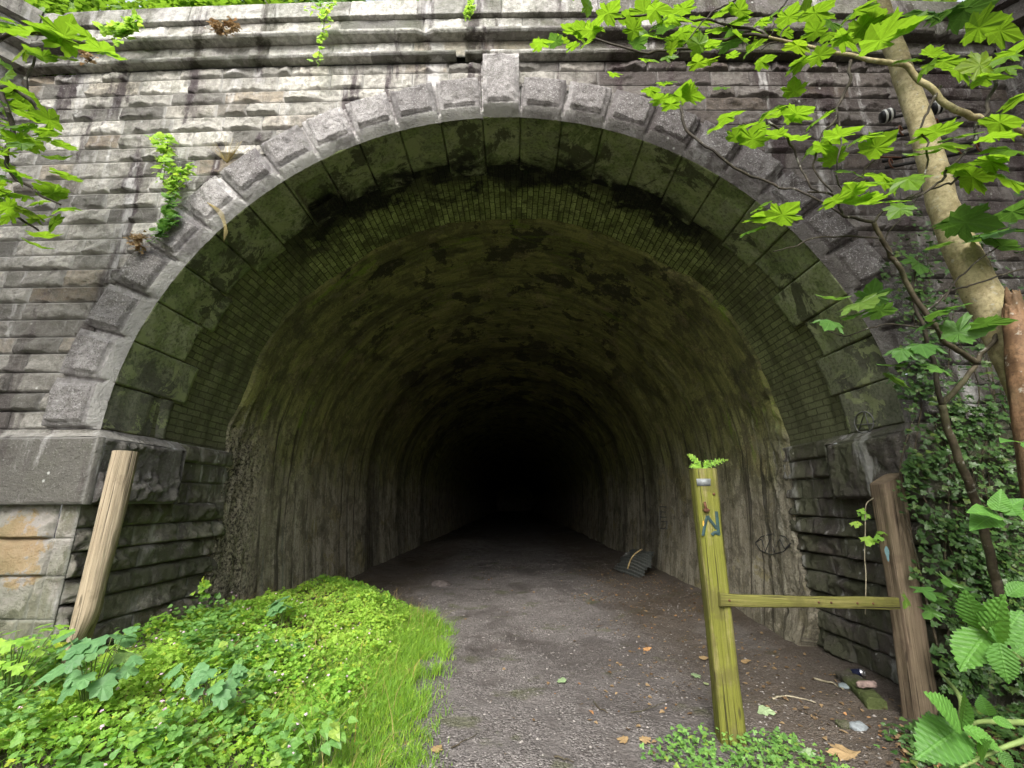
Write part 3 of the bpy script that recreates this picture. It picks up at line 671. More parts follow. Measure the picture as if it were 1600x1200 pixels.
# ------------------------------------------------------------------ concrete lining of the bore
ins = .03; nt = 190
tt = np.linspace(0, math.pi, nt)
top = arch(tt, -ins); zb = np.linspace(ZS, -.25, 34)
w0 = A_-ins; wall = w0 - .17*np.clip((ZS-zb)/ZS, 0, 1)**2
prof = np.concatenate([np.stack([wall[::-1], zb[::-1]], -1)[:-1], top, np.stack([-wall, zb], -1)[1:]])
nrm = np.zeros_like(prof); tg = np.gradient(prof, axis=0); nrm[:, 0], nrm[:, 1] = tg[:, 1], -tg[:, 0]; nrm /= np.linalg.norm(nrm, axis=1)[:, None]
sl = np.concatenate([[0], np.cumsum(np.linalg.norm(np.diff(prof, axis=0), axis=1))])
ys = np.concatenate([[Y_LN]*4, Y_LN+np.array([.02, .05, .09]), np.linspace(Y_LN+.13, 9, 90), np.linspace(9.06, 20, 140), np.linspace(20.3, 92, 90)])
offs = np.zeros(len(ys)); offs[0], offs[1], offs[2] = .30, .16, .08
I, J = np.meshgrid(np.arange(len(prof)), np.arange(len(ys)), indexing='ij')
PX, PZ, YY = prof[I, 0], prof[I, 1], ys[J]
jag = .10*fbm(P3(sl*1.4, 0, 3), 44, 4) + .05*sstep(2.2, .5, np.abs(prof[:, 1]-2.0))
YY = YY + jag[:, None]*sstep(7.0, Y_LN, YY) - .05*(PZ < ZS)*sstep(7, Y_LN, YY)
nr = sstep(7.2, Y_LN, YY)*(PZ < 3.0)
dsp = .016*fbm(P3(PX*1.3, YY*1.3, PZ*1.3), 45, 4) + (.02+.05*nr)*np.abs(fbm(P3(PX*6, YY*6, PZ*6), 46, 4))*(.3+nr) + .012*fbm(P3(PX*2.5, YY*2.5, PZ*2.5), 47, 4)
for (a, b, dp) in ((11.5, 12.35, .05), (14.6, 15.3, .04), (18.2, 19.3, .05), (23, 24, .05)):
    wv = .12*fbm(P3(sl*.7, 0, a), 48, 2)[:, None]
    dsp = dsp + dp*sstep(a, a+.12, YY+wv)*sstep(b, b-.12, YY+wv)
dsp = dsp + offs[J]
patch = np.clip(fbm(P3(sl[I]*.5, YY*.9, 4), 49, 4)-.28, 0, 1); dsp = dsp + .05*sstep(0, .05, patch)*(YY > 6.2)*(PZ > 3.6)
P = P3(PX+nrm[I, 0]*dsp, YY, PZ+nrm[I, 1]*dsp)
lb = MB().grid(P, uv=np.stack([sl[I], YY], -1))
n0 = len(prof)
lb.add(P[:, -1], [list(range(n0))[::-1]])
lining = tag(empty("tunnel_lining", (0, Y_LN, 0)), "dark olive stained concrete lining of the tunnel bore receding into blackness", "tunnel")
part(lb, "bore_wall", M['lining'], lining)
def wall_x(y, z, s):                     # x of the lining surface at (y, z)
    j = int(np.argmin(np.abs(ys-y))); sel = np.where((prof[:, 0]*s > 0) & (prof[:, 1] <= ZS+.01))[0]
    i = sel[np.argmin(np.abs(prof[sel, 1]-z))]; return P[i, j, 0]
def on_lining(px, py, s=1):
    d = ray(px, py); lo = 5.9
    for y in np.linspace(5.9, 30, 1200):
        p = CAM + d/d[1]*y
        if abs(p[0]) >= abs(wall_x(y, p[2], s))-.012: return p
    return p
# graffiti on the west... lining and pier: thin painted strokes
def stroke(mb, pts, rad=.008, flat=None):
    mb.tube(pts, rad, 5)
sc = MB()
loop = [(1180,848),(1190,838),(1208,834),(1226,838),(1236,850),(1224,862),(1204,867),(1188,860),(1180,848),(1190,842),(1196,862),(1204,840),(1210,864),(1218,842),(1226,858),(1236,848)]
lp = np.array([on_lining(*q) for q in loop]); tt_ = np.linspace(0, len(lp)-1, 70); lp = np.stack([np.interp(tt_, np.arange(len(lp)), lp[:, k]) for k in range(3)], -1)
stroke(sc, lp, .006); part(sc, "graffiti", M['scrib'], lining)
ch = MB()
for seg in ([(1031,792),(1031,826)],[(1031,792),(1041,792)],[(1031,800),(1040,800)],[(1031,808),(1041,808)],[(1034,815),(1042,815),(1042,826),(1032,826)]):
    stroke(ch, np.array([on_lining(*q) for q in seg]), .012)
part(ch, "graffiti", M['chalk'], lining)
# a ring-and-strokes scrawl on the soffit stone above the right impost, and two scratched strokes near the crown
def on_soffit(px, py):
    d = ray(px, py)
    for y in np.linspace(4.03, 5.6, 600):
        p = CAM+d/d[1]*y
        if ring_d(p[0], p[2]) > -.012: return p
    return p
sg = MB(); a = np.linspace(0, 2*np.pi, 26)
stroke(sg, np.array([on_soffit(1350+15*math.cos(k), 660+17*math.sin(k)) for k in a]), .007)
stroke(sg, np.array([on_soffit(*q) for q in ((1341, 675), (1351, 643), (1360, 676))]), .006)
stroke(sg, np.array([on_soffit(*q) for q in ((1338, 664), (1364, 662))]), .006)
part(sg, "graffiti", M['chalk'], portal)

# ------------------------------------------------------------------ light and sky
world = bpy.data.worlds.new("World"); scene.world = world; world.use_nodes = True
wt = world.node_tree; wt.nodes.clear()
sky = wt.nodes.new('ShaderNodeTexSky'); sky.sky_type = 'NISHITA'; sky.sun_disc = False
SUN_EL, SUN_AZ = 42.0, 192.0             # azimuth clockwise from +Y (the tunnel's axis)
sky.sun_elevation = R(SUN_EL); sky.sun_rotation = R(SUN_AZ); sky.air_density = 1.0; sky.dust_density = 3.5; sky.ozone_density = 1.0
hs = wt.nodes.new('ShaderNodeHueSaturation'); hs.inputs['Saturation'].default_value = .35
bg = wt.nodes.new('ShaderNodeBackground'); bg.inputs[1].default_value = .15
wo = wt.nodes.new('ShaderNodeOutputWorld')
wt.links.new(sky.outputs[0], hs.inputs['Color']); wt.links.new(hs.outputs[0], bg.inputs[0]); wt.links.new(bg.outputs[0], wo.inputs[0])
sl_ = bpy.data.lights.new("sun", 'SUN'); sl_.energy = 1.5; sl_.angle = R(25); sl_.color = (1.0, .96, .88)
so = bpy.data.objects.new("sun", sl_); COL.objects.link(so)
sd = Vector((math.sin(R(SUN_AZ))*math.cos(R(SUN_EL)), math.cos(R(SUN_AZ))*math.cos(R(SUN_EL)), math.sin(R(SUN_EL))))
so.rotation_euler = sd.to_track_quat('Z', 'Y').to_euler()
scene.view_settings.view_transform = 'Standard'; scene.view_settings.look = 'None'
scene.view_settings.exposure = 1.6; scene.view_settings.gamma = 1
scene.cycles.max_bounces = 8; scene.cycles.diffuse_bounces = 5; scene.cycles.transmission_bounces = 4
scene.cycles.use_denoising = True

# ------------------------------------------------------------------ leaf templates (stalk end at the origin, tip along +y, face +z)
def fan(half, c=(0, .3), droop=.18, fold=.10):
    h = np.array(half, float); pts = np.concatenate([h, (h*[-1, 1])[::-1][(1 if h[-1, 0] == 0 else 0):(-1 if h[0, 0] == 0 else None)]])
    V = np.concatenate([[c], pts]); z = -droop*((V[:, 0])**2 + (V[:, 1]-.25)**2*.8) + fold*np.abs(V[:, 0]) + .03*np.sin(V[:, 0]*14+V[:, 1]*9)
    n = len(pts); Fc = np.array([[0, i+1, (i+1) % n+1] for i in range(n)])
    return np.column_stack([V, z]), Fc, V.copy()
PALM = fan([(0, 0), (.14, -.04), (.30, -.07), (.29, .01), (.42, .04), (.50, .12), (.43, .17), (.43, .24), (.34, .27), (.45, .33), (.50, .42), (.58, .50), (.48, .52), (.44, .59), (.36, .54), (.27, .48), (.29, .58), (.25, .66), (.25, .76), (.15, .82), (.08, .92), (0, 1.0)])
def variant(t_, droop, twist):
    V = t_[0].copy(); V[:, 2] += -droop*(V[:, 0]**2*1.6+np.maximum(V[:, 1]-.3, 0)**2) + twist*V[:, 0]*V[:, 1]; return V, t_[1], t_[2]
PALM_LO = fan([(0, 0), (.34, -.04), (.50, .14), (.28, .26), (.56, .54), (.20, .50), (.20, .78), (0, 1.0)])
IVYT = fan([(0, 0), (.30, -.05), (.46, .14), (.27, .34), (.38, .56), (.15, .62), (0, 1.0)], fold=.02)
OVAL = fan([(0, 0), (.20, -.02), (.36, .14), (.37, .32), (.24, .60), (.08, .88), (0, 1.0)], (0, .4), .35, .16)
LOBED = fan([(0, 0), (.3, -.03), (.48, .16), (.40, .32), (.46, .55), (.24, .62), (.2, .85), (0, .97)], (0, .35), .2, .06)
TRI = fan([(0, .05), (.16, .10), (.5, .04), (.44, .34), (.60, .45), (.22, .44), (.30, .86), (.10, .9), (0, 1.0)], (0, .38), .3, .08)
def serrated():
    n = 22; V, UVs, Fc = [], [], []
    for i in range(n+1):
        v = i/n; w = .31*math.sin(math.pi*v**.80)**.85*(1 if v < .8 else 1-.35*(v-.8)/.2) + .004
        for k, f in enumerate((-1, -.5, 0, .5, 1)):
            tooth = (.035 if i % 2 else -.02)*(abs(f) == 1)*(0 < i < n)
            x = f*(w+tooth); y = v - .03*abs(f)
            V.append((x, y, -.22*(v-.3)**2 + .16*abs(x) + .005*math.sin(v*56-abs(x)*40))); UVs.append((x, v))
        if i: 
            for k in range(4): a = (i-1)*5+k; Fc.append((a, a+1, a+6, a+5))
    return np.array(V), np.array(Fc), np.array(UVs)
SERR = serrated()
def frames(nrm, yaw):
    nrm = nrm/np.linalg.norm(nrm, axis=1)[:, None]
    ref = np.stack([np.cos(yaw), np.sin(yaw), 0*yaw], -1)
    y = ref - nrm*np.sum(ref*nrm, 1)[:, None]; y /= np.linalg.norm(y, axis=1)[:, None]+1e-9
    return np.stack([np.cross(y, nrm), y, nrm], -1)           # columns x,y,z
def leaves(mb, tpl, pos, nrm, yaw, size, tint=None, hue=None):
    V, Fc, UV_ = tpl; N = len(pos)
    if N == 0: return mb
    Rm = frames(np.asarray(nrm, float), np.asarray(yaw, float)); sz = np.broadcast_to(np.asarray(size, float), (N,))
    W = np.einsum('nij,vj->nvi', Rm, V)*sz[:, None, None] + np.asarray(pos)[:, None, :]
    tint = rng.random(N) if tint is None else np.broadcast_to(tint, (N,)); hue = rng.random(N) if hue is None else np.broadcast_to(hue, (N,))
    c = np.zeros((N, len(V), 3)); c[..., 0] = tint[:, None]; c[..., 2] = hue[:, None]
    f = (Fc[None]+np.arange(N)[:, None, None]*len(V)).reshape(-1, Fc.shape[1])
    return mb.add(W.reshape(-1, 3), f, c.reshape(-1, 3), np.tile(UV_, (N, 1)))
def upn(n, tilt=.5, bias=(0, 0, 0)):
    return np.array([0, 0, 1.0]) + rng.normal(0, tilt, (n, 3)) + np.array(bias)
def catmull(pts, n=8):
    p = np.asarray(pts, float)
    if len(p) < 3: return p
    q = np.vstack([2*p[0]-p[1], p, 2*p[-1]-p[-2]]); out = []
    for i in range(1, len(q)-2):
        for t in np.linspace(0, 1, n, endpoint=False):
            a, b, c, d = q[i-1], q[i], q[i+1], q[i+2]
            out.append(.5*((2*b)+(c-a)*t+(2*a-5*b+4*c-d)*t*t+(3*b-a-3*c+d)*t**3))
    return np.array(out+[p[-1]])
def wob(p, amp, seed):
    p = np.array(p); f = np.stack([fbm(P3(np.arange(len(p))*.35, k*9.1, seed), seed+k, 3) for k in range(3)], -1)
    w = np.sin(np.linspace(0, np.pi, len(p)))[:, None]; return p + amp*f*w

# ------------------------------------------------------------------ ground cover on the west side
def edge_x(y):                                               # where the plants stop against the gravel
    return np.interp(y, [1.5, 3.4, 4.4, 6.5, 7.5, 8.6, 10], [-.45, -.52, -.70, -.80, -1.15, -2.3, -3.2])
def scatter(n, x0, x1, y0, y1, seed, f):
    r = np.random.default_rng(seed); x = r.uniform(x0, x1, n); y = r.uniform(y0, y1, n); k = r.random(n) < f(x, y); return x[k], y[k]
def dens(x, y, inner=.45):
    d = edge_x(y)-x + .12*fbm(P3(x*3, y*3), 70, 3); lim = np.where(y > D, 3.30, 5.6)
    return sstep(-.05, inner, d)*(np.abs(x) < lim)*(.25+.75*sstep(-.55, -.30, fbm(P3(x*1.9+7, y*1.9), 68, 3)))
def canopy(x, y): return .115+.08*fbm(P3(x*1.6, y*1.6), 71, 4)+.09*fbm(P3(x*4.5, y*4.5), 74, 3)
def herb(n, seed, size, tpl, mat_, zf, dfun, x0=-4.6, x1=-.4, y0=1.9, y1=9.2, tilt=.55):
    x, y = scatter(n, x0, x1, y0, y1, seed, dfun); h = np.clip(canopy(x, y), .015, .42)*sstep(0, .7, edge_x(y)-x)
    N = len(x); z = gz(x, y)+.015+h*zf(np.random.default_rng(seed+1).random(N))
    sc_ = size*rng.uniform(.6, 1.35, N)
    return x, y, z, sc_
hb = MB()
f_herb = lambda x, y: dens(x, y, .5)*np.maximum(sstep(.25, .75, edge_x(y)-x+.3*fbm(P3(x*2, y*2), 72, 2)), .12*(fbm(P3(x*5, y*5), 73, 2) > .1))
for (n, sd_, sz, tpl) in ((60000, 101, .034, TRI), (34000, 103, .030, PALM_LO), (9000, 104, .045, LOBED)):
    x, y, z, s_ = herb(n, sd_, sz, tpl, None, lambda u: u**.5, f_herb)
    cl = .5+.5*fbm(P3(x*1.1, y*1.1), 75, 3)
    leaves(hb, tpl, P3(x, y, z), upn(len(x), .42, (0, -.25, 0)), rng.uniform(0, 6.28, len(x)), s_, np.clip(cl+rng.normal(0, .2, len(x)), 0, 1))
tag(hb.build("herb_ground_cover", M['herb'], None, False), "lime green mass of small lobed herb leaves covering the bank at the tunnel mouth", "ground cover", kind="stuff")
nb = MB()                                                    # broader, bluer leaves in drifts
def f_net(x, y):
    m = fbm(P3(x*.9+3, y*.9), 77, 3)
    return dens(x, y, .6)*sstep(.12, .4, m + .5*sstep(4.2, 2.4, y) - .25)*sstep(.5, 1.2, edge_x(y)-x)
x, y, z, s_ = herb(9500, 111, .052, OVAL, None, lambda u: .75+.7*u, f_net, y1=5.2)
leaves(nb, OVAL, P3(x, y, z+.03), upn(len(x), .33, (0, -.22, 0)), rng.uniform(0, 6.28, len(x)), s_)
x, y, z, s_ = herb(2200, 113, .055, LOBED, None, lambda u: .75+.7*u, f_net, y1=4.6)
leaves(nb, LOBED, P3(x, y, z+.03), upn(len(x), .33, (0, -.22, 0)), rng.uniform(0, 6.28, len(x)), s_)
tag(nb.build("nettle_patch", M['nettle'], None, False), "drifts of broader mid green leaves standing over the lime herb", "ground cover", kind="stuff")
fl = MB(); x, y, z, s_ = herb(300, 121, .022, OVAL, None, lambda u: .95+.1*u, f_herb, y1=6)
for k in range(5): leaves(fl, OVAL, P3(x, y, z+.04), upn(len(x), .25, (0, -.5, 0)), np.full(len(x), k*1.2566), s_*.55)
tag(fl.build("pink_flowers", M['petal'], None, False), "tiny pale pink flowers dotted over the herb bank", "flowers", kind="stuff")
# grass strip along the gravel
def blades(mb, x, y, z, h, seed, lean=.45, w=.0035):
    r = np.random.default_rng(seed); N = len(x); a = r.uniform(0, 6.28, N); L = h*r.uniform(.55, 1.2, N); ln = r.normal(0, lean, (N, 2)); ln[:, 0] += .12
    V = []; 
    for k, t in enumerate((0, .4, .75, 1.0)):
        c = P3(x, y, z) + np.stack([ln[:, 0]*L*t*t*.7, ln[:, 1]*L*t*t*.7, L*t*(1-.18*t)], -1)
        ww = w*(1-t*.92); o = np.stack([np.cos(a)*ww, np.sin(a)*ww, 0*a], -1)
        V += [c-o, c+o]
    V = np.stack(V, 1); f = np.array([[0, 1, 3, 2], [2, 3, 5, 4], [4, 5, 7, 6]])
    c = np.zeros((N, 8, 3)); c[..., 0] = r.random(N)[:, None]; c[..., 2] = r.random(N)[:, None]
    mb.add(V.reshape(-1, 3), (f[None]+np.arange(N)[:, None, None]*8).reshape(-1, 4), c.reshape(-1, 3))
gr_ = MB()
def f_gr(x, y):
    d = edge_x(y)-x+.10*fbm(P3(x*4, y*4), 82, 3)
    return sstep(-.12, .22, d+.16*fbm(P3(x*9, y*9), 84, 2))*(1-sstep(.55, 1.15, d))*sstep(7.8, 6.4, y) + .05*sstep(.5, 1., d)*(y < 6)
x, y = scatter(110000, -3.4, -.2, 1.8, 8, 131, f_gr); blades(gr_, x, y, gz(x, y)-.005, .13+.05*fbm(P3(x*2, y*2), 83, 2), 132, .75)
x, y = scatter(6000, -1.2, 0.1, 2.2, 5.5, 133, lambda x, y: sstep(.25, -.1, np.abs(edge_x(y)-x-.0)-.05)*.5); blades(gr_, x, y, gz(x, y)-.005, .07+0*x, 134)
tag(gr_.build("grass", M['grass'], None, False), "fine bright green grass edging the gravel path", "grass", kind="stuff")
ds = MB(); x, y = scatter(1500, -4, -.5, 2, 8, 137, lambda x, y: dens(x, y, .3)); blades(ds, x, y, gz(x, y)+.02, .26+0*x, 138, 1.3, .003)
tag(ds.build('dead_stems', M['dry'], None, False), 'straw coloured dead stems tangled through the herb bank', 'dead stems', kind='stuff')
# low creeping cover at the foot of the fence and brown ivy floor on the east side
cb = MB()
def f_c(x, y): return sstep(.62, .3, np.hypot((x-1.62)/1.1, (y-3.42)/.55)+.25*fbm(P3(x*4, y*4), 85, 3))
x, y = scatter(5200, .9, 3.0, 2.6, 4.2, 141, f_c); z = gz(x, y)+.01+.07*rng.random(len(x))
leaves(cb, TRI, P3(x, y, z), upn(len(x), .4, (0, -.2, 0)), rng.uniform(0, 6.28, len(x)), .032*rng.uniform(.6, 1.3, len(x)))
tag(cb.build("creeping_herb", M['nettle'], None, False), "small bright creeping leaves round the foot of the mossy green post", "ground cover", kind="stuff")
ib = MB()
def f_i(x, y): return sstep(0, .5, x-np.interp(y, [1.5, 2.6, 3.3, 3.8, 4.2], [1.6, 1.7, 2.2, 2.9, 3.6])+.35*fbm(P3(x*2.5, y*2.5), 87, 3))*(x < 7)
x, y = scatter(15000, 1.5, 6, 1.4, 4.0, 143, f_i); z = gz(x, y)+.01+.06*rng.random(len(x))
leaves(ib, IVYT, P3(x, y, z), upn(len(x), .35, (0, -.25, 0)), rng.uniform(0, 6.28, len(x)), .045*rng.uniform(.6, 1.3, len(x)))
tag(ib.build("ivy_floor", M['ivy'], None, False), "dark low ivy and dead stems carpeting the east bank in the corner", "ground cover", kind="stuff")

# ------------------------------------------------------------------ litter and stones
lt = MB()
def f_l(x, y): return .05+.9*sstep(.2, 1.2, x+.9*fbm(P3(x*1.5, y*1.5), 91, 3)-.3-.12*(y-4))*(y < 12)*(np.abs(x) < 3.3) 
x, y = scatter(4200, -2.5, 3.3, 2.5, 14, 151, f_l); N = len(x)
leaves(lt, OVAL, P3(x, y, gz(x, y)+.008+.01*rng.random(N)), upn(N, .28), rng.uniform(0, 6.28, N), .04*rng.uniform(.3, 1.2, N)*(1+.2*(y > 7)))
x, y = scatter(5200, 1.3, 5, 1.6, 4.2, 152, f_i); N = len(x)
leaves(lt, PALM_LO, P3(x, y, gz(x, y)+.012+.02*rng.random(N)), upn(N, .35), rng.uniform(0, 6.28, N), .05*rng.uniform(.4, 1.2, N))
tag(lt.build("leaf_litter", M['litter'], None, False), "scattered brown leaf fragments over the gravel and earth", "leaf litter", kind="stuff")
def pebble_mb(mb, x, y, z, s_, seed):
    r = np.random.default_rng(seed)
    V0 = np.array([(1,0,0),(-1,0,0),(0,1,0),(0,-1,0),(0,0,1),(0,0,-1)], float); F0 = np.array([(0,2,4),(2,1,4),(1,3,4),(3,0,4),(2,0,5),(1,2,5),(3,1,5),(0,3,5)])
    N = len(x); V = V0[None]*r.uniform(.5, 1.3, (N, 6, 1))*s_[:, None, None]; a = r.uniform(0, 6.28, N)
    Xr = V[..., 0]*np.cos(a)[:, None]-V[..., 1]*np.sin(a)[:, None]; Yr = V[..., 0]*np.sin(a)[:, None]+V[..., 1]*np.cos(a)[:, None]
    V = np.stack([Xr, Yr, V[..., 2]*.6], -1)+P3(x, y, z)[:, None]
    mb.add(V.reshape(-1, 3), (F0[None]+np.arange(N)[:, None, None]*6).reshape(-1, 3))
pb = MB(); x, y = scatter(9000, -2.6, 3.3, 2.4, 18, 161, lambda x, y: (.25+.75*sstep(0, .5, fbm(P3(x*1.3, y*1.3), 92, 3)+.2))*sstep(.1, -.1, edge_x(y)-x)); s_ = .008*rng.uniform(.4, 1.7, len(x))**1.3
pebble_mb(pb, x, y, gz(x, y)+s_*.2, s_, 162)
tag(pb.build("loose_gravel", M['pebble'], None, False), "loose pale gravel chips on the trodden path", "gravel", kind="stuff")
def fallen(px, py, tpl, mat_, size, label, yaw=None, z=None):
    p = on_ground(px, py, .02); p = on_ground(px, py, float(gz(p[0], p[1]))+.015)
    mb = leaves(MB(), tpl, np.array([p]), np.array([[rng.normal(0, .12), -.15, 1]]), [rng.uniform(0, 6.28) if yaw is None else yaw], size)
    o = single(mb, "fallen_leaf", mat_, p, False); return tag(o, label, "leaf", "leaves fallen on the path")
fallen(877, 1066, LOBED, M['paleleaf'], .10, "pale green fallen leaf alone in the middle of the gravel path", 1.3)
fallen(1083, 1056, PALM, M['paleleaf'], .09, "pale blue green curled leaf on earth left of the mossy post", .3)
fallen(1106, 1070, OVAL, M['paleleaf'], .06, "small pale leaf touching the left edge of the mossy post", 2.0)
fallen(1015, 1015, PALM, M['tanleaf'], .10, "tan lobed leaf farthest up the path from the mossy post", 2.2)
fallen(1095, 1029, OVAL, M['tanleaf'], .12, "broad tan oval leaf beside the middle of the mossy post", .4)
fallen(1003, 1158, PALM, M['tanleaf'], .08, "orange tan leaf near the bottom edge, right of its twin", .4)
fallen(980, 1157, PALM, M['tanleaf'], .08, "brown tan leaf near the bottom edge, left of its twin", 2.6)
fallen(678, 1174, PALM, M['tanleaf'], .08, "tan leaf lying where the grass strip meets the gravel", 1)
fallen(1185, 1108, LOBED, M['paleleaf'], .13, "yellowish pale leaf on dark earth right of the mossy post", 5.6)
fallen(1255, 1170, PALM, M['paleleaf'], .11, "pale yellow leaf on creeping herbs right of the mossy post", 4.4)
fallen(1325, 1170, PALM, M['tanleaf'], .24, "large crumpled brown sycamore leaf among dark ground ivy", 4.2)
fallen(1160, 1035, OVAL, M['tanleaf'], .11, "tan leaf just right of the mossy post under the rail", .2)
def twig_on_ground(pts, rad, label):
    w = []
    for (a, b) in pts:
        p = on_ground(a, b, .02); p = on_ground(a, b, float(gz(p[0], p[1]))+.012); w.append(p)
    w = wob(catmull(w, 6), .01, int(pts[0][0])); mb = MB().tube(w, np.linspace(rad, rad*.5, len(w)), 6)
    return tag(single(mb, "fallen_twig", M['stem'] if rad < .008 else M['dryb'], w[0]), label, "twig", "twigs lying on the path")
M['shoot'] = m_flat("green_shoot", (.12, .17, .05), .6)
M['dryb'] = m_bark("bleached_stick", (.22, .19, .13), (.36, .32, .23), mossamt=.1)
twig_on_ground([(928, 1096), (938, 1107), (950, 1114)], .007, "short dark stick lying in the middle of the path")
twig_on_ground([(985, 1113), (1015, 1108), (1045, 1095)], .004, "thin curved twig right of the short dark stick")
twig_on_ground([(705, 1168), (722, 1159), (745, 1147)], .005, "dark twig near the grass edge at the bottom")
twig_on_ground([(866, 1182), (880, 1186), (897, 1191)], .006, "reddish twig at the bottom edge of the path")
twig_on_ground([(1207, 1092), (1225, 1088), (1250, 1090), (1275, 1098)], .009, "bleached curved stick on earth between the two fence posts")
twig_on_ground([(1272, 1060), (1300, 1068), (1318, 1077)], .011, "grey stick leading to the mossy kerb stone")
def rock(name, p, size, mat_, label, cat, seed, flat=.6, group=None, box=.0):
    n = 18; th = np.linspace(0, np.pi, n); ph = np.linspace(0, 2*np.pi, 2*n); T, Ph = np.meshgrid(th, ph, indexing='ij')
    d = np.stack([np.sin(T)*np.cos(Ph), np.sin(T)*np.sin(Ph), np.cos(T)], -1)
    if box: d = np.sign(d)*np.abs(d)**box; 
    k = 1+.28*fbm(d*1.3+seed, seed, 4)[..., None]
    V = d*k*np.asarray(size)*np.array([1, 1, flat]); 
    V[:, -1] = V[:, 0]
    return tag(single(MB().grid(V+np.asarray(p), flip=True), name, mat_, p), label, cat, group)
def gpt(px, py):
    p = on_ground(px, py, .02)
    for _ in range(4): p = on_ground(px, py, float(gz(p[0], p[1])))
    return p
rock("flat_rock", gpt(690, 915), (.20, .16, .16), m_flat("brown_rock", (.10, .085, .08), .9, 0, .3, .5), "flat brown rock on gravel just beyond the grass strip", "rock", 5, .55)
rock("small_stone", gpt(1320, 1135)+[0, 0, .01], (.055, .05, .05), M['moss'], "mossy rounded stone left of the blue grey stone", "stone", 6)
rock("small_stone", gpt(1338, 1137)+[0, 0, .01], (.06, .06, .05), M['rock'], "blue grey stone by the ground ivy in front of the brown post", "stone", 8)
# mossy kerb stone, drink can and brick fragment at the foot of the east pier
a, b = gpt(1318, 1058), gpt(1372, 1108)
dv = (b-a); Lk = float(np.linalg.norm(dv)); dv /= Lk; nv = np.array([-dv[1], dv[0], 0]); 
ks = np.linspace(0, 1, 26); sec = np.array([(-.07, -.02), (-.07, .07), (-.05, .095), (.05, .10), (.07, .08), (.07, -.02)])
secd = np.stack([np.interp(np.linspace(0, 5, 24), np.arange(6), sec[:, k]) for k in (0, 1)], -1)
Kp = a[None, None]+dv*(ks*Lk)[:, None, None]+nv*secd[None, :, 0:1]+np.array([0, 0, 1.])*secd[None, :, 1:2]
Kp = Kp + .028*fbm(Kp*9, 61, 4)[..., None]*np.array([1, 1, .8]) - np.array([0, 0, .02])
mbk = MB().grid(Kp); mbk.add(Kp[0], [list(range(24))]); mbk.add(Kp[-1], [list(range(24))[::-1]])
tag(single(mbk, "kerb_stone", M['moss'], a), "mossy olive kerb stone lying by the foot of the brown post", "stone")
pc = gpt(1349, 1062)+[0, 0, .06]
can = tag(empty("drink_can", pc), "crushed dark blue drink can with bright silver end beside the mossy kerb stone", "can")
ax = np.array([.55, -.78, .30]); ax /= np.linalg.norm(ax)
def lathe(mb, prof, o, ax, n=28):
    ax = np.asarray(ax)/np.linalg.norm(ax); u = np.cross(ax, [0, 0, 1.0]); u /= np.linalg.norm(u); v = np.cross(ax, u)
    an = np.linspace(0, 2*np.pi, n+1); G = [[np.asarray(o)+ax*h+r_*(math.cos(k)*u+math.sin(k)*v) for k in an] for r_, h in prof]
    return mb.grid(np.array(G), flip=True)
part(lathe(MB(), [(0, -.108), (.022, -.108), (.026, -.10), (.033, -.09), (.033, -.03), (.030, -.02), (.033, -.01), (.033, 0)], pc, ax), "body", M['canblue'], can)
part(lathe(MB(), [(.033, 0), (.028, .012), (.027, .016), (.025, .016), (.024, .009), (.0, .009)], pc, ax), "lid", M['alu'], can)
rock("brick_fragment", gpt(1357, 1090)+[0, 0, .10], (.075, .035, .04), M['brickbit'], "pinkish broken brick piece on the mossy kerb stone", "brick", 12, .6, box=.5)
pp = gpt(1282, 1081)
rock("crumpled_wrapper", gpt(1322, 1075)+[0, 0, .015], (.06, .05, .04), M['plastic'], "small crumpled pale plastic wrapper on earth near the mossy kerb stone", "litter", 15, .5)
# ------------------------------------------------------------------ corrugated sheet leaning on the lining
P0, P1 = on_lining(955, 890), None
base_l, base_r = on_ground(958, 888, .02), on_ground(1003, 907, .03)
yA = base_l[1]; cs = tag(empty("corrugated_sheet", (base_l+base_r)/2), "torn grey corrugated metal sheet with a pale lath leaning against the tunnel wall", "metal sheet")
Q = [base_l, base_r, at(1025, 862, base_r[1]+.15), at(985, 858, base_l[1]+.35)]
def bil(u, v): 
    u = np.asarray(u)[..., None]; v = np.asarray(v)[..., None]
    return (Q[0]*(1-u)+Q[1]*u)*(1-v)+(Q[3]*(1-u)+Q[2]*u)*v
nS = np.cross(Q[1]-Q[0], Q[3]-Q[0]); nS /= np.linalg.norm(nS)
if nS[1] > 0: nS = -nS
u = np.linspace(0, 1, 30); v = np.linspace(0, 1, 110); Uu, Vv = np.meshgrid(u, v, indexing='ij')
jagu = .06*fbm(P3(0*Vv, Vv*6, 0), 63, 3)
Ps = bil(Uu+jagu*(Uu-.5)*2, Vv+.05*fbm(P3(Uu*4, 0*Uu, 0), 64, 2)*(Vv-.5)) + nS*(.022*np.sin(Vv*2*np.pi*10))[..., None] + nS*(.10*np.sin(Uu*np.pi)*np.sin(Vv*np.pi))[..., None]
mbs = MB().grid(Ps); mbs.grid(Ps-nS*.004, flip=True); part(mbs, "sheet", M['tin'], cs)
lp = np.array([bil(.55, t_)+nS*(.035+.10*math.sin(.55*math.pi)*math.sin(t_*math.pi)) for t_ in np.linspace(.12, .98, 12)])
part(MB().tube(lp, .022, 4), "lath", M['lath'], cs)
sw = np.array([bil(.25+.12*math.cos(k*2.3)*(k % 3)/2, .58+.10*math.sin(k*1.7))+nS*.125 for k in range(12)])
part(MB().tube(catmull(sw, 4), .007, 4), "painted_mark", M['chalk'], cs)

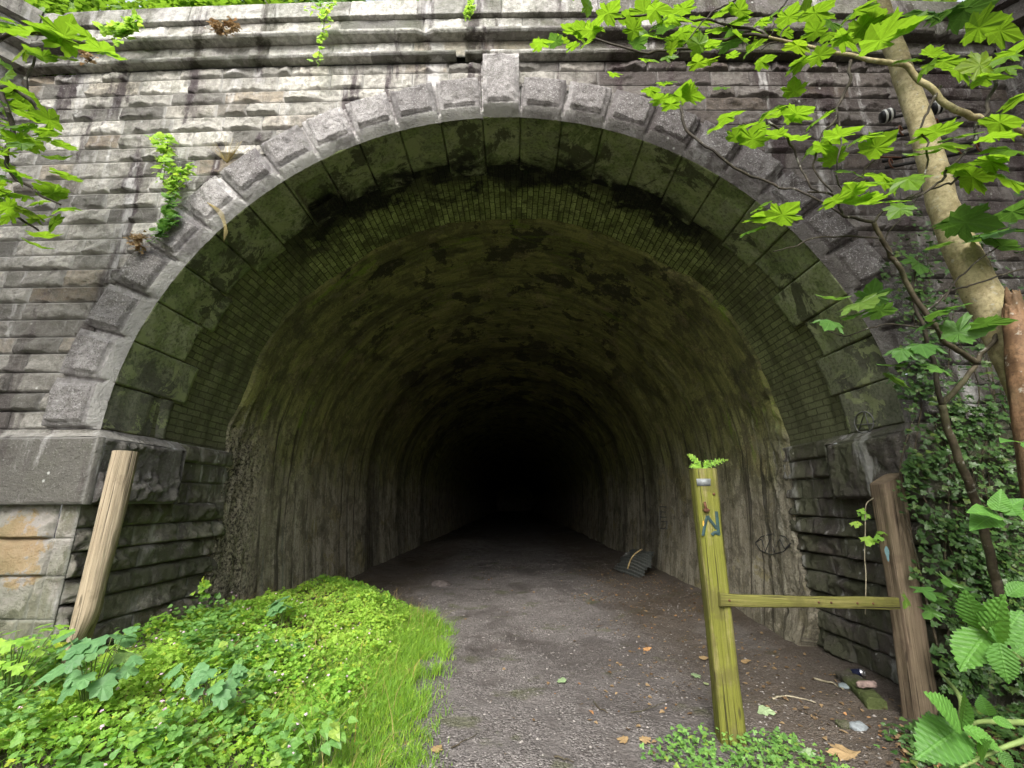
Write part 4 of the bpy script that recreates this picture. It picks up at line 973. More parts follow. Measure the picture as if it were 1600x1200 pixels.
# ------------------------------------------------------------------ timber posts
def timber(base, top, w, dpt, yawd, seed, slant=(0, 0), rough=.006, n=70, round_=.22, chip=0, nsec=48):
    base, top = np.asarray(base, float), np.asarray(top, float); axv = top-base; L = np.linalg.norm(axv); axv /= L
    ux = np.array([math.cos(R(yawd)), math.sin(R(yawd)), 0]); ux -= axv*np.dot(ux, axv); ux /= np.linalg.norm(ux); uy = np.cross(axv, ux)
    a = np.linspace(0, 2*np.pi, nsec, endpoint=False)+np.pi/4+1e-3
    cx, cy = np.cos(a), np.sin(a); k = 1/np.maximum(np.abs(cx), np.abs(cy)); k = np.minimum(k, 1.41-round_*.6); sx, sy = cx*k*w/2, cy*k*dpt/2
    t = np.linspace(0, 1, n); per = np.concatenate([[0], np.cumsum(np.hypot(np.diff(np.append(sx, sx[0])), np.diff(np.append(sy, sy[0]))))])
    T, I = np.meshgrid(t, np.arange(nsec+1), indexing='ij'); I = I % nsec
    gr = fbm(np.stack([sx[I]*60, sy[I]*60, T*L*2.0], -1), seed, 3)*rough + .012*fbm(P3(T*L*1.2, I*.0, seed), seed+2, 2)
    if chip: gr = gr - chip*np.clip(fbm(np.stack([sx[I]*8, sy[I]*8, T*L*2.2], -1), seed+4, 3)-.25, 0, 1)
    sc_ = 1+gr/(w/2)
    P = base+axv*(T*L)[..., None]+ux*(sx[I]*sc_)[..., None]+uy*(sy[I]*sc_)[..., None]
    cut = slant[0]*sx[I]/(w/2)+slant[1]*sy[I]/(dpt/2); P = P+axv*(cut*T**6)[..., None]
    uv = np.stack([np.broadcast_to(per[None, :]*3, T.shape), T*L], -1)
    mb = MB().grid(P, uv=uv, flip=True); mb.add(P[-1, :-1], [list(range(nsec))], uv=np.stack([sx*3, sy*1.5], -1))
    return mb, (base, axv, ux, uy, L)
YM = 3.70
mbase, mtop = gpt(1141, 1155), None
YM = mbase[1]; mtop = at(1097, 733, YM)
fence = tag(empty("wooden_fence", mbase), "half barrier of a mossy yellow green post, one rail and a brown post", "fence")
mb, fr = timber(mbase-[0, 0, .3], mtop, .165, .165, -6, 201, rough=.004)
def make_part(mb, name, mat_, root, label=None):
    o = part(mb, name, mat_, root); 
    if label: o["label"] = label
    return o
mpost = make_part(mb, "post", M['postM'], fence, "yellow green algae covered square post with a spray mark")
def on_post(px, py, Yf):   # front face plane of the leaning post
    b, axv, ux, uy, L = fr; nrm = uy if uy[1] < 0 else -uy; d = ray(px, py); c = b+nrm*(.0825+.006)
    return CAM+d*(np.dot(c-CAM, nrm)/np.dot(d, nrm))
def sub(mb, name, mat_, par):       # sub-part of a part whose own origin is at its root's base
    o = mb.build(name, mat_); o.parent = par
    off = np.array(par.parent.location); me = o.data; co_ = np.empty(len(me.vertices)*3, np.float32); me.vertices.foreach_get("co", co_)
    me.vertices.foreach_set("co", (co_.reshape(-1, 3)-off).astype(np.float32).ravel()); me.update(); return o
b_, axv, ux, uy, L_ = fr; nF = uy if uy[1] < 0 else -uy
def slab(c4, th, nrm):
    c4 = np.array(c4); return MB().add(np.concatenate([c4+nrm*th, c4]), [(0,1,2,3),(7,6,5,4),(0,4,5,1),(1,5,6,2),(2,6,7,3),(3,7,4,0)])
sub(slab([on_post(*q, 0) for q in ((1089, 759), (1110, 759), (1110, 748), (1088, 748))], .006, nF), "metal_plate", M['zinc'], mpost)
hp = on_post(1099, 784, 0); hq = on_post(1102, 797, 0); pin = MB().tube(np.array([hp+nF*.03, (hp+hq)/2+nF*.03, hq+nF*.025]), .010, 8)
pin.tube(np.array([hq-nF*.01, hq+nF*.035]), .017, 10); pin.tube(np.array([hq+nF*.02, hq+nF*.02+ux*.025]), .009, 8); sub(pin, "hinge_pin", M['rust'], mpost)
hk = on_post(1115, 772, 0); hmb = MB().tube(np.array([hk-nF*.01, hk+nF*.012]), .010, 8); sub(hmb, "nail_head", M['rust'], mpost)
gm = MB()
for seg, rd in (([(1098, 837), (1101, 822), (1105, 806)], .011), ([(1105, 806), (1112, 816), (1120, 826)], .011), ([(1119, 799), (1121, 818), (1123, 836)], .012), ([(1123, 834), (1117, 832), (1112, 836)], .012)):
    pts = np.array([on_post(*q, 0)+nF*.004 for q in seg]); q = catmull(pts, 6)
    w_ = np.cross(nF, np.gradient(q, axis=0)); w_ /= np.linalg.norm(w_, axis=1)[:, None]
    gm.grid(np.stack([q-w_*rd, q-w_*rd*.5+nF*.0025, q+w_*rd*.5+nF*.0025, q+w_*rd], 1))
sub(gm, "graffiti", M['paint'], mpost)
of = on_post(1099, 818, 0)+nF*.003
sub(MB().add([of+ux*.006*math.cos(k)+axv*.022*math.sin(k)+nF*.002 for k in np.linspace(0, 6.28, 12, endpoint=False)], [list(range(12))]), "paint_fleck", M['orange'], mpost)
rbase = gpt(1440, 1105); YR = max(rbase[1]-.25, 3.95); rbase = at(1434, 1105, YR); rtop = at(1384, 748, YR+.02)
mb, fr2 = timber(rbase-[0, 0, .35], rtop, .190, .18, 6, 205, slant=(.055, 0), rough=.004, chip=.010, round_=.3)
rpost = make_part(mb, "post", M['postR'], fence, "brown weathered post with a slanting top and pale blue paint smear")
nR = -fr2[3] if fr2[3][1] > 0 else fr2[3]
bp_ = at(1385, 865, YR-.105); sub(MB().add([bp_+fr2[2]*.018*math.cos(k)*(1+.3*math.sin(3*k))+fr2[1]*.06*math.sin(k)+nR*.008 for k in np.linspace(0, 6.28, 16, endpoint=False)], [list(range(16))]), "paint_smear", M['blue'], rpost)
ra = on_post(1122, 936, 0)+nF*.02; rb = at(1402, 943, YR-.12)
dr = rb-ra; Lr = np.linalg.norm(dr); dr /= Lr; hv = np.array([0, 0, 1.]); tv = np.cross(dr, hv); tv /= np.linalg.norm(tv)
tv = tv if tv[1] < 0 else -tv; hv = np.cross(tv, dr); hv = hv if hv[2] > 0 else -hv
t = np.linspace(0, 1, 60); sec = np.array([(-.042, -.012), (-.042, .016), (-.036, .02), (.036, .02), (.042, .016), (.042, -.012), (-.042, -.012)])
pr = np.concatenate([[0], np.cumsum(np.linalg.norm(np.diff(sec, axis=0), axis=1))]); Tt, Ii = np.meshgrid(t, np.arange(7), indexing='ij')
edge = .005*fbm(P3(Tt*Lr*5, sec[Ii, 0]*20, 0), 211, 3)
Pr = ra+dr*(Tt*Lr)[..., None]+hv*(sec[Ii, 0]+edge*np.sign(sec[Ii, 0]))[..., None]+tv*(sec[Ii, 1])[..., None]
mb = MB().grid(Pr, uv=np.stack([np.broadcast_to(pr[None]*3, Tt.shape), Tt*Lr], -1)); mb.add(Pr[0, :-1], [list(range(6))]); mb.add(Pr[-1, :-1], [list(range(6))[::-1]])
rail = make_part(mb, "rail", M['rail'], fence)
for f in (.045, .53, .60, .75, .84):
    p = ra+dr*Lr*f+hv*.0; sub(MB().tube(np.array([p, p+tv*.028]), .008, 8), "bolt", M['rust'], rail)
# west post, pale and weathered, its foot eaten away
lb_, lt_ = at(122, 1030, 3.72), at(197, 706, 3.80)
mb, fr3 = timber(lb_-[0.02, 0, .30], lt_, .185, .185, 32, 207, rough=.004, chip=.012, round_=.75)
V_ = mb.v[0]; hz_ = (V_[:, 2]-lb_[2]); k = sstep(.35, -.05, hz_); V_[:, 0] -= k*.10*sstep(-.02, .07, V_[:, 0]-(lb_[0]+hz_*(lt_[0]-lb_[0])/(lt_[2]-lb_[2])))
tag(single(mb, "wooden_post", M['postL'], lb_), "pale weathered leaning post with a rotted foot before the west pier", "post")

# small fern growing out of the top of the mossy post
fp = mtop+np.array([0, -.02, .0]); fern = MB()
def frond(mb, p0, dirv, L, n, wd, seed, droop=.5):
    t = np.linspace(0, 1, n); dirv = np.asarray(dirv, float); c = p0+dirv*L*t[:, None]+np.array([0, 0, -droop*L])*(t**2.2)[:, None]
    mb.tube(c, np.linspace(.0025, .001, n), 4)
    T = np.gradient(c, axis=0); T /= np.linalg.norm(T, axis=1)[:, None]; S = np.cross(T, [0, -1.0, .45]); S /= np.linalg.norm(S, axis=1)[:, None]
    for s in (-1, 1):
        N = n-2; ps = c[2:]; dirs = s*S[2:]+.45*T[2:]; dirs /= np.linalg.norm(dirs, axis=1)[:, None]; sz = wd*np.sin(np.pi*np.clip(t[2:]*.80+.16, 0, 1))
        for k in range(N):
            nn_ = np.array([0, -1.0, .45])+rng.normal(0, .25, 3); nn_ -= dirs[k]*np.dot(dirs[k], nn_); nn_ /= np.linalg.norm(nn_); V = TRI[0]*[.5, 1, 1]*sz[k]*(.95 if k % 2 else .6)
            mb.add(V@np.stack([np.cross(dirs[k], nn_), dirs[k], nn_], -1).T+ps[k], TRI[1], (rng.random(), 0, .4))
frond(fern, fp, (-.55, -.1, .80), .23, 15, .042, 1, .30); frond(fern, fp, (.80, -.15, .55), .25, 15, .040, 2, .28); frond(fern, fp, (.1, -.5, .5), .11, 10, .035, 3, .9); frond(fern, fp, (-.75, -.2, .45), .17, 12, .035, 4, .4); frond(fern, fp, (.35, -.2, .8), .13, 10, .034, 5, .3)
tag(single(fern, "fern", M['herb'], fp, False), "small bright fern sprouting from the top of the mossy post", "fern")

# ------------------------------------------------------------------ iron cable rack on the east spandrel
rk0 = at(1440, 190, D-.09); rack = tag(empty("cable_rack", rk0), "black iron cable rack with two white ringed insulators on the east wall", "cable rack")
YW = D-.11
def bar(px0, py0, px1, py1, rad, mat_, name="bar", dy=0): return part(MB().tube(np.array([at(px0, py0, YW+dy), at(px1, py1, YW+dy)]), rad, 6), name, mat_, rack)
for q in ((1382, 186, 1478, 166), (1368, 208, 1500, 183), (1366, 219, 1500, 195), (1380, 252, 1520, 222), (1384, 262, 1530, 234)): bar(*q, .017, M['iron'])
for (px, py) in ((1386, 181), (1466, 168)):
    c = at(px, py, YW-.05); ins_ = part(lathe(MB(), [(0, -.055), (.05, -.055), (.062, -.03), (.062, .03), (.05, .055), (0, .055)], c, (.9, -.35, .1)), "insulator", M['black'], rack)
    for h in (-.022, .022): sub(lathe(MB(), [(.0635, h-.010), (.068, h-.007), (.068, h+.007), (.0635, h+.010)], c, (.9, -.35, .1)), "white_ring", M['glassy'], ins_)
for (px, py) in ((1405, 207), (1462, 196), (1496, 236), (1525, 232), (1390, 258)):
    c = at(px, py, YW-.01); k = np.linspace(.3, 5.2, 16); part(MB().tube(np.array([c+np.array([.03*math.cos(q), -.035*math.sin(q*.5), .055*math.sin(q)]) for q in k]), .008, 6), "hook", M['rust'], rack)
part(MB().tube(catmull([at(1352, 240, YW-.02), at(1372, 245, YW-.04), at(1408, 246, YW-.02)], 6), .008, 6), "loose_wire", M['rust'], rack)

# ------------------------------------------------------------------ trees
def px_path(pts, n=8): return catmull([at(*p) for p in pts], n)
def limb(mb, pts, radpx, n=8, seg=14, seed=1, amp=.0, rough=.0, root=None):
    w = px_path(pts, n); k = np.linspace(0, len(pts)-1, len(w)); rp = np.interp(k, np.arange(len(pts)), radpx)
    m = np.array([mpp(*p) for p in pts]); rr_ = rp*np.interp(k, np.arange(len(pts)), m)
    if amp: w = wob(w, amp, seed)
    if root is not None:                          # carry the stem on down to where it stands
        r0 = np.asarray(root, float); e_ = catmull([r0, (r0*.5+w[0]*.5)+(w[0]-w[3])*.5, w[0]], 8)[:-1]; w = np.vstack([e_, w]); rr_ = np.concatenate([np.linspace(rr_[0]*1.3, rr_[0], len(e_)), rr_])
    return mb.tube(w, rr_, seg)
def foot(px, py, Y, dx=0.):
    p = at(px, py, Y); p[0] += dx; p[2] = float(gz(p[0], p[1]))-.08; return p
def spray(mb, tpl, spots, Yf, jit=.10, up=(0, -.35, 1.0), tilt=.30, ydir=None, tint=None):
    """spots: (px, py, leaf width in px). Leaves hang at their own depth round Yf."""
    pos, sz, yw = [], [], []
    for (x, y, w) in spots:
        Yl = Yf(x, y)+rng.uniform(-jit, jit) if callable(Yf) else Yf+rng.uniform(-jit, jit)
        s_ = w*mpp(x, y, Yl)*.86
        a = rng.uniform(3.4, 6.0) if ydir is None else ydir+rng.normal(0, .6)
        p = at(x, y, Yl)-np.array([math.cos(a), math.sin(a), 0])*s_*.45
        pos.append(p); sz.append(s_); yw.append(a)
    n = np.array(up)+rng.normal(0, tilt, (len(pos), 3)); pos, yw, sz = np.array(pos), np.array(yw), np.array(sz); tp = [tpl, variant(tpl, .45, .2), variant(tpl, .2, -.35), variant(tpl, -.25, .1)]; pick = rng.integers(0, 4, len(pos))
    for k in range(4):
        m_ = pick == k; leaves(mb, tp[k], pos[m_], n[m_], yw[m_], sz[m_], tint)
    return np.array(pos)
def crown(n, c, rad, seed, size, tpl=PALM_LO, clump=26):
    r = np.random.default_rng(seed); cc = r.normal(0, 1, (clump, 3)); cc /= np.linalg.norm(cc, axis=1)[:, None]; cc = np.asarray(c)+cc*np.asarray(rad)*r.uniform(.35, 1, (clump, 1))
    k = r.integers(0, clump, n); p = cc[k]+r.normal(0, .26, (n, 3))*np.asarray(rad)*np.array([1, 1, .55])
    return p, r.uniform(.6, 1.3, n)*size
# --- the sycamore on the east bank
sb = at(1760, 1000, 2.75); sb[2] = float(gz(sb[0], sb[1]))-.05
syc = tag(empty("sycamore_tree", sb), "leaning sycamore with smooth pale trunk and bright yellow green leaves on the east bank", "tree")
tb = MB(); limb(tb, [(1760, 1000, 2.75), (1690, 800, 2.72), (1625, 640, 2.72), (1572, 525, 2.75), (1520, 430, 2.8), (1476, 330, 2.84), (1446, 220, 2.88), (1412, 120, 2.9), (1385, 40, 2.9), (1360, -40, 2.9), (1330, -140, 2.9)], [37, 34, 30, 26, 22.5, 18.8, 16.5, 14, 12.6, 11.4, 10.5], n=10, seg=28, amp=.006, seed=3, root=foot(1760, 1000, 2.75, .12))
part(tb, "trunk", M['trunk'], syc)
bb = MB(); limb(bb, [(1632, 645, 2.70), (1668, 520, 2.64), (1692, 400, 2.58), (1690, 300, 2.55), (1620, 222, 2.5), (1560, 193, 2.45), (1505, 180, 2.42), (1460, 148, 2.4), (1420, 108, 2.38), (1395, 98, 2.36), (1330, 88, 2.34), (1260, 72, 2.32), (1200, 58, 2.3)], [9, 8.5, 8, 7, 6, 5, 5, 4.5, 4.2, 4.2, 2.8, 2.4, 2], n=6, seg=12, amp=.015, seed=9); part(bb, "branch", M['trunk'], syc)
twigs = [
 ([(1200, 58, 2.3), (1160, 52, 2.3), (1110, 70, 2.28), (1060, 80, 2.26), (990, 79, 2.25), (930, 60, 2.25)], 2.4),
 ([(1200, 58, 2.3), (1180, 42, 2.3), (1100, 35, 2.3), (1010, 26, 2.3), (960, 30, 2.3)], 2.2),
 ([(1329, 95, 2.34), (1325, 125, 2.3), (1312, 170, 2.28), (1285, 212, 2.25), (1275, 265, 2.25), (1300, 300, 2.25)], 2.2),
 ([(1062, 160, 2.2), (1075, 200, 2.2), (1125, 245, 2.2), (1200, 285, 2.22), (1257, 300, 2.22), (1317, 337, 2.24)], 2.2),
 ([(1470, 135, 2.4), (1452, 170, 2.36), (1442, 205, 2.34), (1446, 245, 2.32), (1440, 300, 2.3)], 1.9),
 ([(1562, 95, 2.5), (1550, 135, 2.45), (1535, 182, 2.42), (1512, 230, 2.4), (1475, 272, 2.36), (1450, 297, 2.34), (1397, 322, 2.3)], 2.6),
 ([(1200, 190, 2.2), (1232, 210, 2.22), (1243, 240, 2.24), (1262, 290, 2.25), (1290, 302, 2.25)], 1.8),
 ([(1560, 245, 2.4), (1520, 262, 2.38), (1480, 285, 2.36), (1450, 297, 2.34)], 2.0),
 ([(1310, 175, 2.25), (1312, 220, 2.25), (1310, 275, 2.25), (1317, 300, 2.25)], 1.4),
 ([(1385, 225, 2.3), (1360, 260, 2.28), (1330, 290, 2.26), (1322, 312, 2.25)], 1.5),
 ([(1150, 0, 2.25), (1120, 20, 2.25), (1075, 60, 2.25), (1040, 110, 2.22)], 1.3),
 ([(1230, 0, 2.3), (1215, 30, 2.28), (1205, 55, 2.3)], 1.3), ([(1240, 30, 2.3), (1215, 60, 2.3), (1190, 78, 2.3)], 1.2)]
for pts, r_ in twigs:
    q = MB(); limb(q, pts, np.linspace(r_*1.1, r_*.6, len(pts)), n=6, seg=7, amp=.02, seed=int(pts[0][0])); part(q, "twig", M['twig'], syc)
hero = """850 63 40;838 70 26;866 62 30;893 68 26;905 38 46;912 60 28;930 45 46;955 15 46;985 22 48;1005 12 52;985 48 40;962 110 28;890 42 36;1000 62 36;1022 48 52;1040 30 50;1030 12 46;1060 22 55;1082 44 50;1100 22 48;1120 40 46;1090 66 36;1055 60 40;1015 84 36;1045 84 30;1110 90 34;1140 62 44;1150 22 50;1170 44 44;1185 70 40;1195 95 34;1205 20 46;1225 46 40;1235 20 44;1160 8 44;1130 10 40;1070 5 44;1020 135 36;1042 122 36;1065 145 62;1030 152 34;1048 160 34;1085 140 46;1110 60 42;1128 130 30;1090 95 34;1168 70 32;1120 188 50;1142 182 46;1168 184 52;1188 198 30;1150 212 32;1200 165 50;1214 172 40;1252 168 56;1276 176 50;1242 178 36;1180 212 56;1210 210 36;1240 210 50;1266 212 56;1290 222 40;1300 216 44;1318 202 58;1352 205 54;1300 248 44;1330 262 50;1305 50 50;1330 48 54;1392 58 96;1362 30 76;1415 22 66;1250 62 46;1248 92 48;1286 86 40;1270 50 40;1240 140 40;1376 228 56;1392 262 64;1420 262 60;1352 275 58;1330 300 44;1372 286 44;1455 205 70;1478 222 74;1500 208 60;1440 235 54;1530 268 60;1555 245 54;1500 260 48;1300 310 50;1330 312 60;1360 306 60;1390 308 56;1412 312 46;1200 335 74;1176 352 46;1228 332 60;1190 326 36;1340 463 74;1302 462 50;1365 468 52;1300 494 50;1342 492 44;1372 490 48;1452 395 54;1470 380 40;1520 340 76;1560 350 80;1590 330 70;1575 375 66;1540 365 60;1490 345 56;1480 490 66;1510 512 70;1550 505 60;1450 500 50;1440 530 60;1410 540 46;1395 570 44;1405 590 44;1470 570 46;1560 95 60;1590 70 60;1540 40 60;1580 30 66;1540 90 56;1480 85 60;1465 72 50;1510 95 52;1550 115 56;1440 95 46;1425 80 44;1590 215 70;1575 180 64;1600 260 80;1560 210 60;1600 140 70;1520 12 70;1480 8 60;1450 5 60;1280 12 56;1310 16 54;1340 6 60"""
spots = [tuple(map(float, q.split())) for q in hero.split(';')]
def Yh(x, y): return float(np.interp(x, [830, 1150, 1350, 1600], [2.25, 2.26, 2.22, 2.15]))
fo = MB()
bright = [q for q in spots if q[1] < 360 and (q[1] > 110 or rng.random() < .78) and not (q[0] > 1430 and q[1] > 300)]; dim = [q for q in spots if q not in bright]
spray(fo, PALM, bright, Yh, .16, tilt=.36)
spray(fo, PALM, [(x+rng.normal(0, 20), y+rng.normal(0, 12), w*rng.uniform(.6, .85)) for (x, y, w) in bright[::3] if y < 90], Yh, .3, tilt=.4)
hidden_p, hidden_s = crown(2200, (2.8, 1.0, 7.2), (1.8, .9, .8), 301, .16)
vis = np.array([True]*len(hidden_p))
leaves(fo, PALM_LO, hidden_p, upn(len(hidden_p), .4), rng.uniform(0, 6.28, len(hidden_p)), hidden_s)
part(fo, "foliage", M['syc'], syc, False)
# --- broken trunk
bt0 = at(1625, 760, 2.6); bt0[2] = float(gz(bt0[0], bt0[1]))-.05
bt = tag(empty("broken_trunk", bt0), "snapped orange brown trunk with a splintered top at the right edge", "tree stump")
q = MB(); limb(q, [(1680, 1000, 2.58), (1640, 800, 2.58), (1612, 640, 2.58), (1594, 540, 2.58), (1584, 490, 2.58), (1582, 462, 2.58)], [32, 28, 23, 18, 13, 9], n=10, seg=32, seed=4, root=foot(1680, 1000, 2.58, .05))
Vb = q.v[-1]; top_z = at(1582, 462, 2.58)[2]; an = np.arctan2(Vb[:, 1]-Vb[:, 1].mean(), Vb[:, 0]-Vb[:, 0].mean())
Vb[:, 2] += sstep(top_z-.25, top_z, Vb[:, 2])*.10*fbm(P3(Vb[:, 0]*40, Vb[:, 1]*40, 0), 7, 2); Vb[:, 0] += .006*fbm(P3(Vb[:, 0]*30, Vb[:, 1]*30, Vb[:, 2]*3), 8, 3)
part(q, "trunk", M['stub'], bt); sp = MB()
for k in range(5): 
    p = at(1576+k*3.5, 462+rng.uniform(-3, 6), 2.58+rng.uniform(-.03, .03)); sp.tube(np.array([p-[0, 0, .08], p+[rng.normal(0, .008), 0, rng.uniform(.02, .07)]]), [.010, .002], 5)
part(sp, "splinters", M['stub'], bt)
# --- sapling of thin dark stems before the east pier
s0 = at(1562, 925, 3.3); s0[2] = float(gz(s0[0], s0[1]))-.05
sap = tag(empty("sapling", s0), "thin forked sapling with dark bare stems before the ivy covered east pier", "sapling")
for pts, ra_, rb_ in (([(1590, 1040, 3.3), (1562, 925, 3.3), (1550, 890, 3.28), (1535, 825, 3.2), (1517, 765, 3.1), (1497, 710, 3.0), (1482, 672, 2.95), (1472, 632, 2.9)], 9, 6.5),
    ([(1472, 632, 2.9), (1462, 600, 2.86), (1458, 560, 2.84), (1440, 500, 2.8), (1428, 450, 2.8), (1432, 400, 2.8)], 5, 2.5),
    ([(1472, 632, 2.9), (1502, 598, 2.82), (1527, 565, 2.78), (1555, 530, 2.72), (1570, 517, 2.7), (1610, 492, 2.66)], 5.5, 3),
    ([(1527, 567, 2.78), (1500, 550, 2.74), (1475, 530, 2.7), (1440, 480, 2.64), (1415, 432, 2.58), (1390, 395, 2.52), (1375, 370, 2.48), (1365, 347, 2.44)], 5.5, 4),
    ([(1365, 347, 2.44), (1340, 342, 2.42), (1317, 337, 2.4), (1312, 320, 2.38), (1295, 302, 2.36), (1262, 300, 2.34)], 3.2, 1.8),
    ([(1365, 347, 2.44), (1380, 332, 2.42), (1397, 322, 2.4), (1420, 308, 2.38), (1442, 298, 2.36)], 2.6, 1.5),
    ([(1372, 372, 2.48), (1330, 370, 2.44), (1280, 372, 2.42), (1240, 385, 2.4), (1208, 393, 2.4)], 1.8, 1),
    ([(1445, 488, 2.65), (1480, 460, 2.62), (1515, 445, 2.6), (1560, 430, 2.58), (1600, 420, 2.56)], 2.2, 1.4),
    ([(1475, 470, 2.62), (1495, 435, 2.6), (1530, 405, 2.58), (1560, 385, 2.56)], 1.8, 1.2),
    ([(1455, 513, 2.66), (1410, 508, 2.62), (1360, 512, 2.6), (1320, 524, 2.6), (1290, 516, 2.6)], 1.8, 1),
    ([(1395, 400, 2.5), (1382, 375, 2.5), (1402, 345, 2.5), (1440, 302, 2.5)], 1.6, 1)):
    q = MB(); limb(q, pts, np.linspace(ra_, rb_, len(pts))*.78, n=6, seg=9, amp=.012, seed=int(pts[0][1])); part(q, "stem" if ra_ > 5 else "twig", M['stem'] if ra_ > 5 else M['twig'], sap)
fo = MB(); spray(fo, PALM, dim, lambda x, y: float(np.interp(x, [1290, 1450, 1600], [2.42, 2.6, 2.45])), .14, tilt=.34)
spray(fo, PALM_LO, [(1448+i*17, 920+12*math.sin(i*2.1), 42) for i in range(5)]+[(1432, 935, 34), (1455, 955, 36), (1470, 940, 34)], 3.2, .1, tilt=.4)
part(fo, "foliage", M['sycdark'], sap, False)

# --- broad leaved branch reaching in at the upper left
lb0 = foot(-300, 700, 3.0, -.2); lbx = tag(empty("young_tree", lb0), "young tree reaching in at the left edge with leafy twigs before the wall", "tree")
q = MB(); limb(q, [(-300, 480, 3.0), (-285, 360, 3.0), (-260, 260, 3.0), (-230, 120, 3.0)], [14, 12, 10, 7], seg=12, root=lb0-[0, 0, .1]); part(q, "trunk", M["stem"], lbx)
for pts, r_ in (([(-260, 260, 3.0), (-120, 180, 3.0), (0, 140, 3.0), (40, 150, 3.0), (70, 190, 2.98)], 7), ([(-120, 180, 3.0), (-60, 110, 2.9), (10, 60, 2.9), (70, 55, 2.88), (160, 75, 2.85)], 5), ([(0, 140, 3.0), (20, 200, 3.0), (10, 260, 3.0), (60, 300, 2.98), (95, 320, 2.98)], 4), ([(40, 150, 3.0), (45, 110, 3.0), (60, 80, 3.0)], 3), ([(-120, 180, 3), (-60, 260, 3), (20, 330, 3), (60, 360, 3)], 4)):
    q = MB(); limb(q, pts, np.linspace(r_, r_*.35, len(pts)), n=6, seg=8, amp=.02, seed=int(pts[1][0])+500); part(q, "twig", M['twig'], lbx)
fo = MB(); L1 = [(20, 25, 60), (50, 45, 66), (85, 55, 70), (110, 62, 62), (150, 72, 60), (175, 78, 40), (60, 80, 46), (30, 60, 50), (5, 35, 60), (130, 55, 46), (95, 78, 44)]
spray(fo, PALM, L1, 2.86, .1, tilt=.3)
r = np.random.default_rng(5)
L2 = [(x_, y_, r.uniform(30, 50)) for x_, y_ in zip(r.uniform(-40, 75, 85), r.uniform(100, 345, 85)) if x_ < 40+35*math.sin(y_/24)+22*r.random()]
spray(fo, PALM, L2, 2.98, .25, tilt=.36); spray(fo, PALM, [(100, 270, 46), (88, 240, 40), (102, 325, 40), (70, 365, 44), (60, 380, 40), (80, 290, 44), (75, 300, 46), (98, 222, 40)], 2.95, .1)
part(fo, "foliage", M['syc'], lbx, False)

# --- bushes and rough grass above the parapet
bush_labels = ["dense green bush above the west end of the parapet", "tangled bush with bare twigs above the coping, second from the west", "low bright bush on top of the coping left of the keystone", "small bush on the coping just right of the keystone", "dark leafy bush above the coping behind the sycamore leaves", "grassy bush above the east end of the parapet", "bank bush overhanging the west pilaster at the picture corner"]
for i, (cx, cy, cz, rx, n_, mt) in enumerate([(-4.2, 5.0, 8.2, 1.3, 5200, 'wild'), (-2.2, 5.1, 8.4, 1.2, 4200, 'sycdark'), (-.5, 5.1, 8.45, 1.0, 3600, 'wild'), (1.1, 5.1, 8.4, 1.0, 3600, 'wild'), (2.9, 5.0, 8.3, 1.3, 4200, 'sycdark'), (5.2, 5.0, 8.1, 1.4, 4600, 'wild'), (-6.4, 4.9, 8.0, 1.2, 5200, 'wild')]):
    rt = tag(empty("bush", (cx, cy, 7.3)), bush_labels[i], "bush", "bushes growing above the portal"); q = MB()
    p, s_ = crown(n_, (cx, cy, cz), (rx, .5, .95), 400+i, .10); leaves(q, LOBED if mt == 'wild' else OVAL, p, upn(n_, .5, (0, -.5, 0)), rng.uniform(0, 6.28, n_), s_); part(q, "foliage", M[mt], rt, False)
    q = MB()
    for k in range(7):
        b0 = np.array([cx+rng.normal(0, .15), cy, 7.3]); e_ = np.array([cx+rng.normal(0, rx*.7), cy+rng.normal(-.1, .3), cz+rng.uniform(.1, .7)]); q.tube(wob(np.linspace(b0, e_, 10), .12, k+i*9), np.linspace(.02, .005, 10), 6)
    part(q, "stems", M['stem'], rt)
gb = MB(); x = rng.uniform(-6, 6, 16000); y = 4.5+rng.random(16000)**1.5*1.6; blades(gb, x, y, 7.22+.62*(y-4.45)-.02, .26+0*x, 501, .5, .005)
x = rng.uniform(-6, 6, 5000); y = 4.46+.18*rng.random(5000); p = P3(x, y, 7.40+.08*rng.random(5000)-.25*(y < 0)); leaves(gb, TRI, p, upn(5000, .5, (0, -.5, 0)), rng.uniform(0, 6.28, 5000), .06*rng.uniform(.5, 1.3, 5000))
tag(gb.build("bank_grass", M['grass'], None, False), "rough green grass and weeds along the top of the parapet", "grass", kind="stuff")

# --- small plants rooted in the wall
def wall_plant(label, strands, tpl, mt, lw, seed, Yp=D-.10, stemr=.004, dens_=1.0):
    r = np.random.default_rng(seed); p0 = at(*strands[0][0], Yp); rt = tag(empty("wall_plant", p0), label, "plant", "plants rooted in the portal masonry"); st_, lf = MB(), MB()
    for s_ in strands:
        pts = [at(*p, Yp-.03-.05*math.sin(k*1.3)) for k, p in enumerate(s_)]; c = catmull(pts, 8); st_.tube(c, np.linspace(stemr, stemr*.4, len(c)), 5)
        n_ = int(max(6, len(c)*2.2*dens_)); k = r.integers(0, len(c), n_); leaves(lf, tpl, c[k]+r.normal(0, lw*.45, (n_, 3))*[1, .5, 1], upn(n_, .5, (0, -.6, 0)), r.uniform(0, 6.28, n_), lw*r.uniform(.5, 1.25, n_))
    part(st_, "stem", M['stem'], rt); part(lf, "leaves", M[mt], rt, False)
wall_plant("leafy seedling on the west spandrel, upright with a bright top rosette", [[(255, 285), (258, 250), (250, 228), (243, 213)], [(258, 250), (262, 225), (258, 212)], [(256, 262), (248, 244)]], OVAL, 'herb', .085, 1)
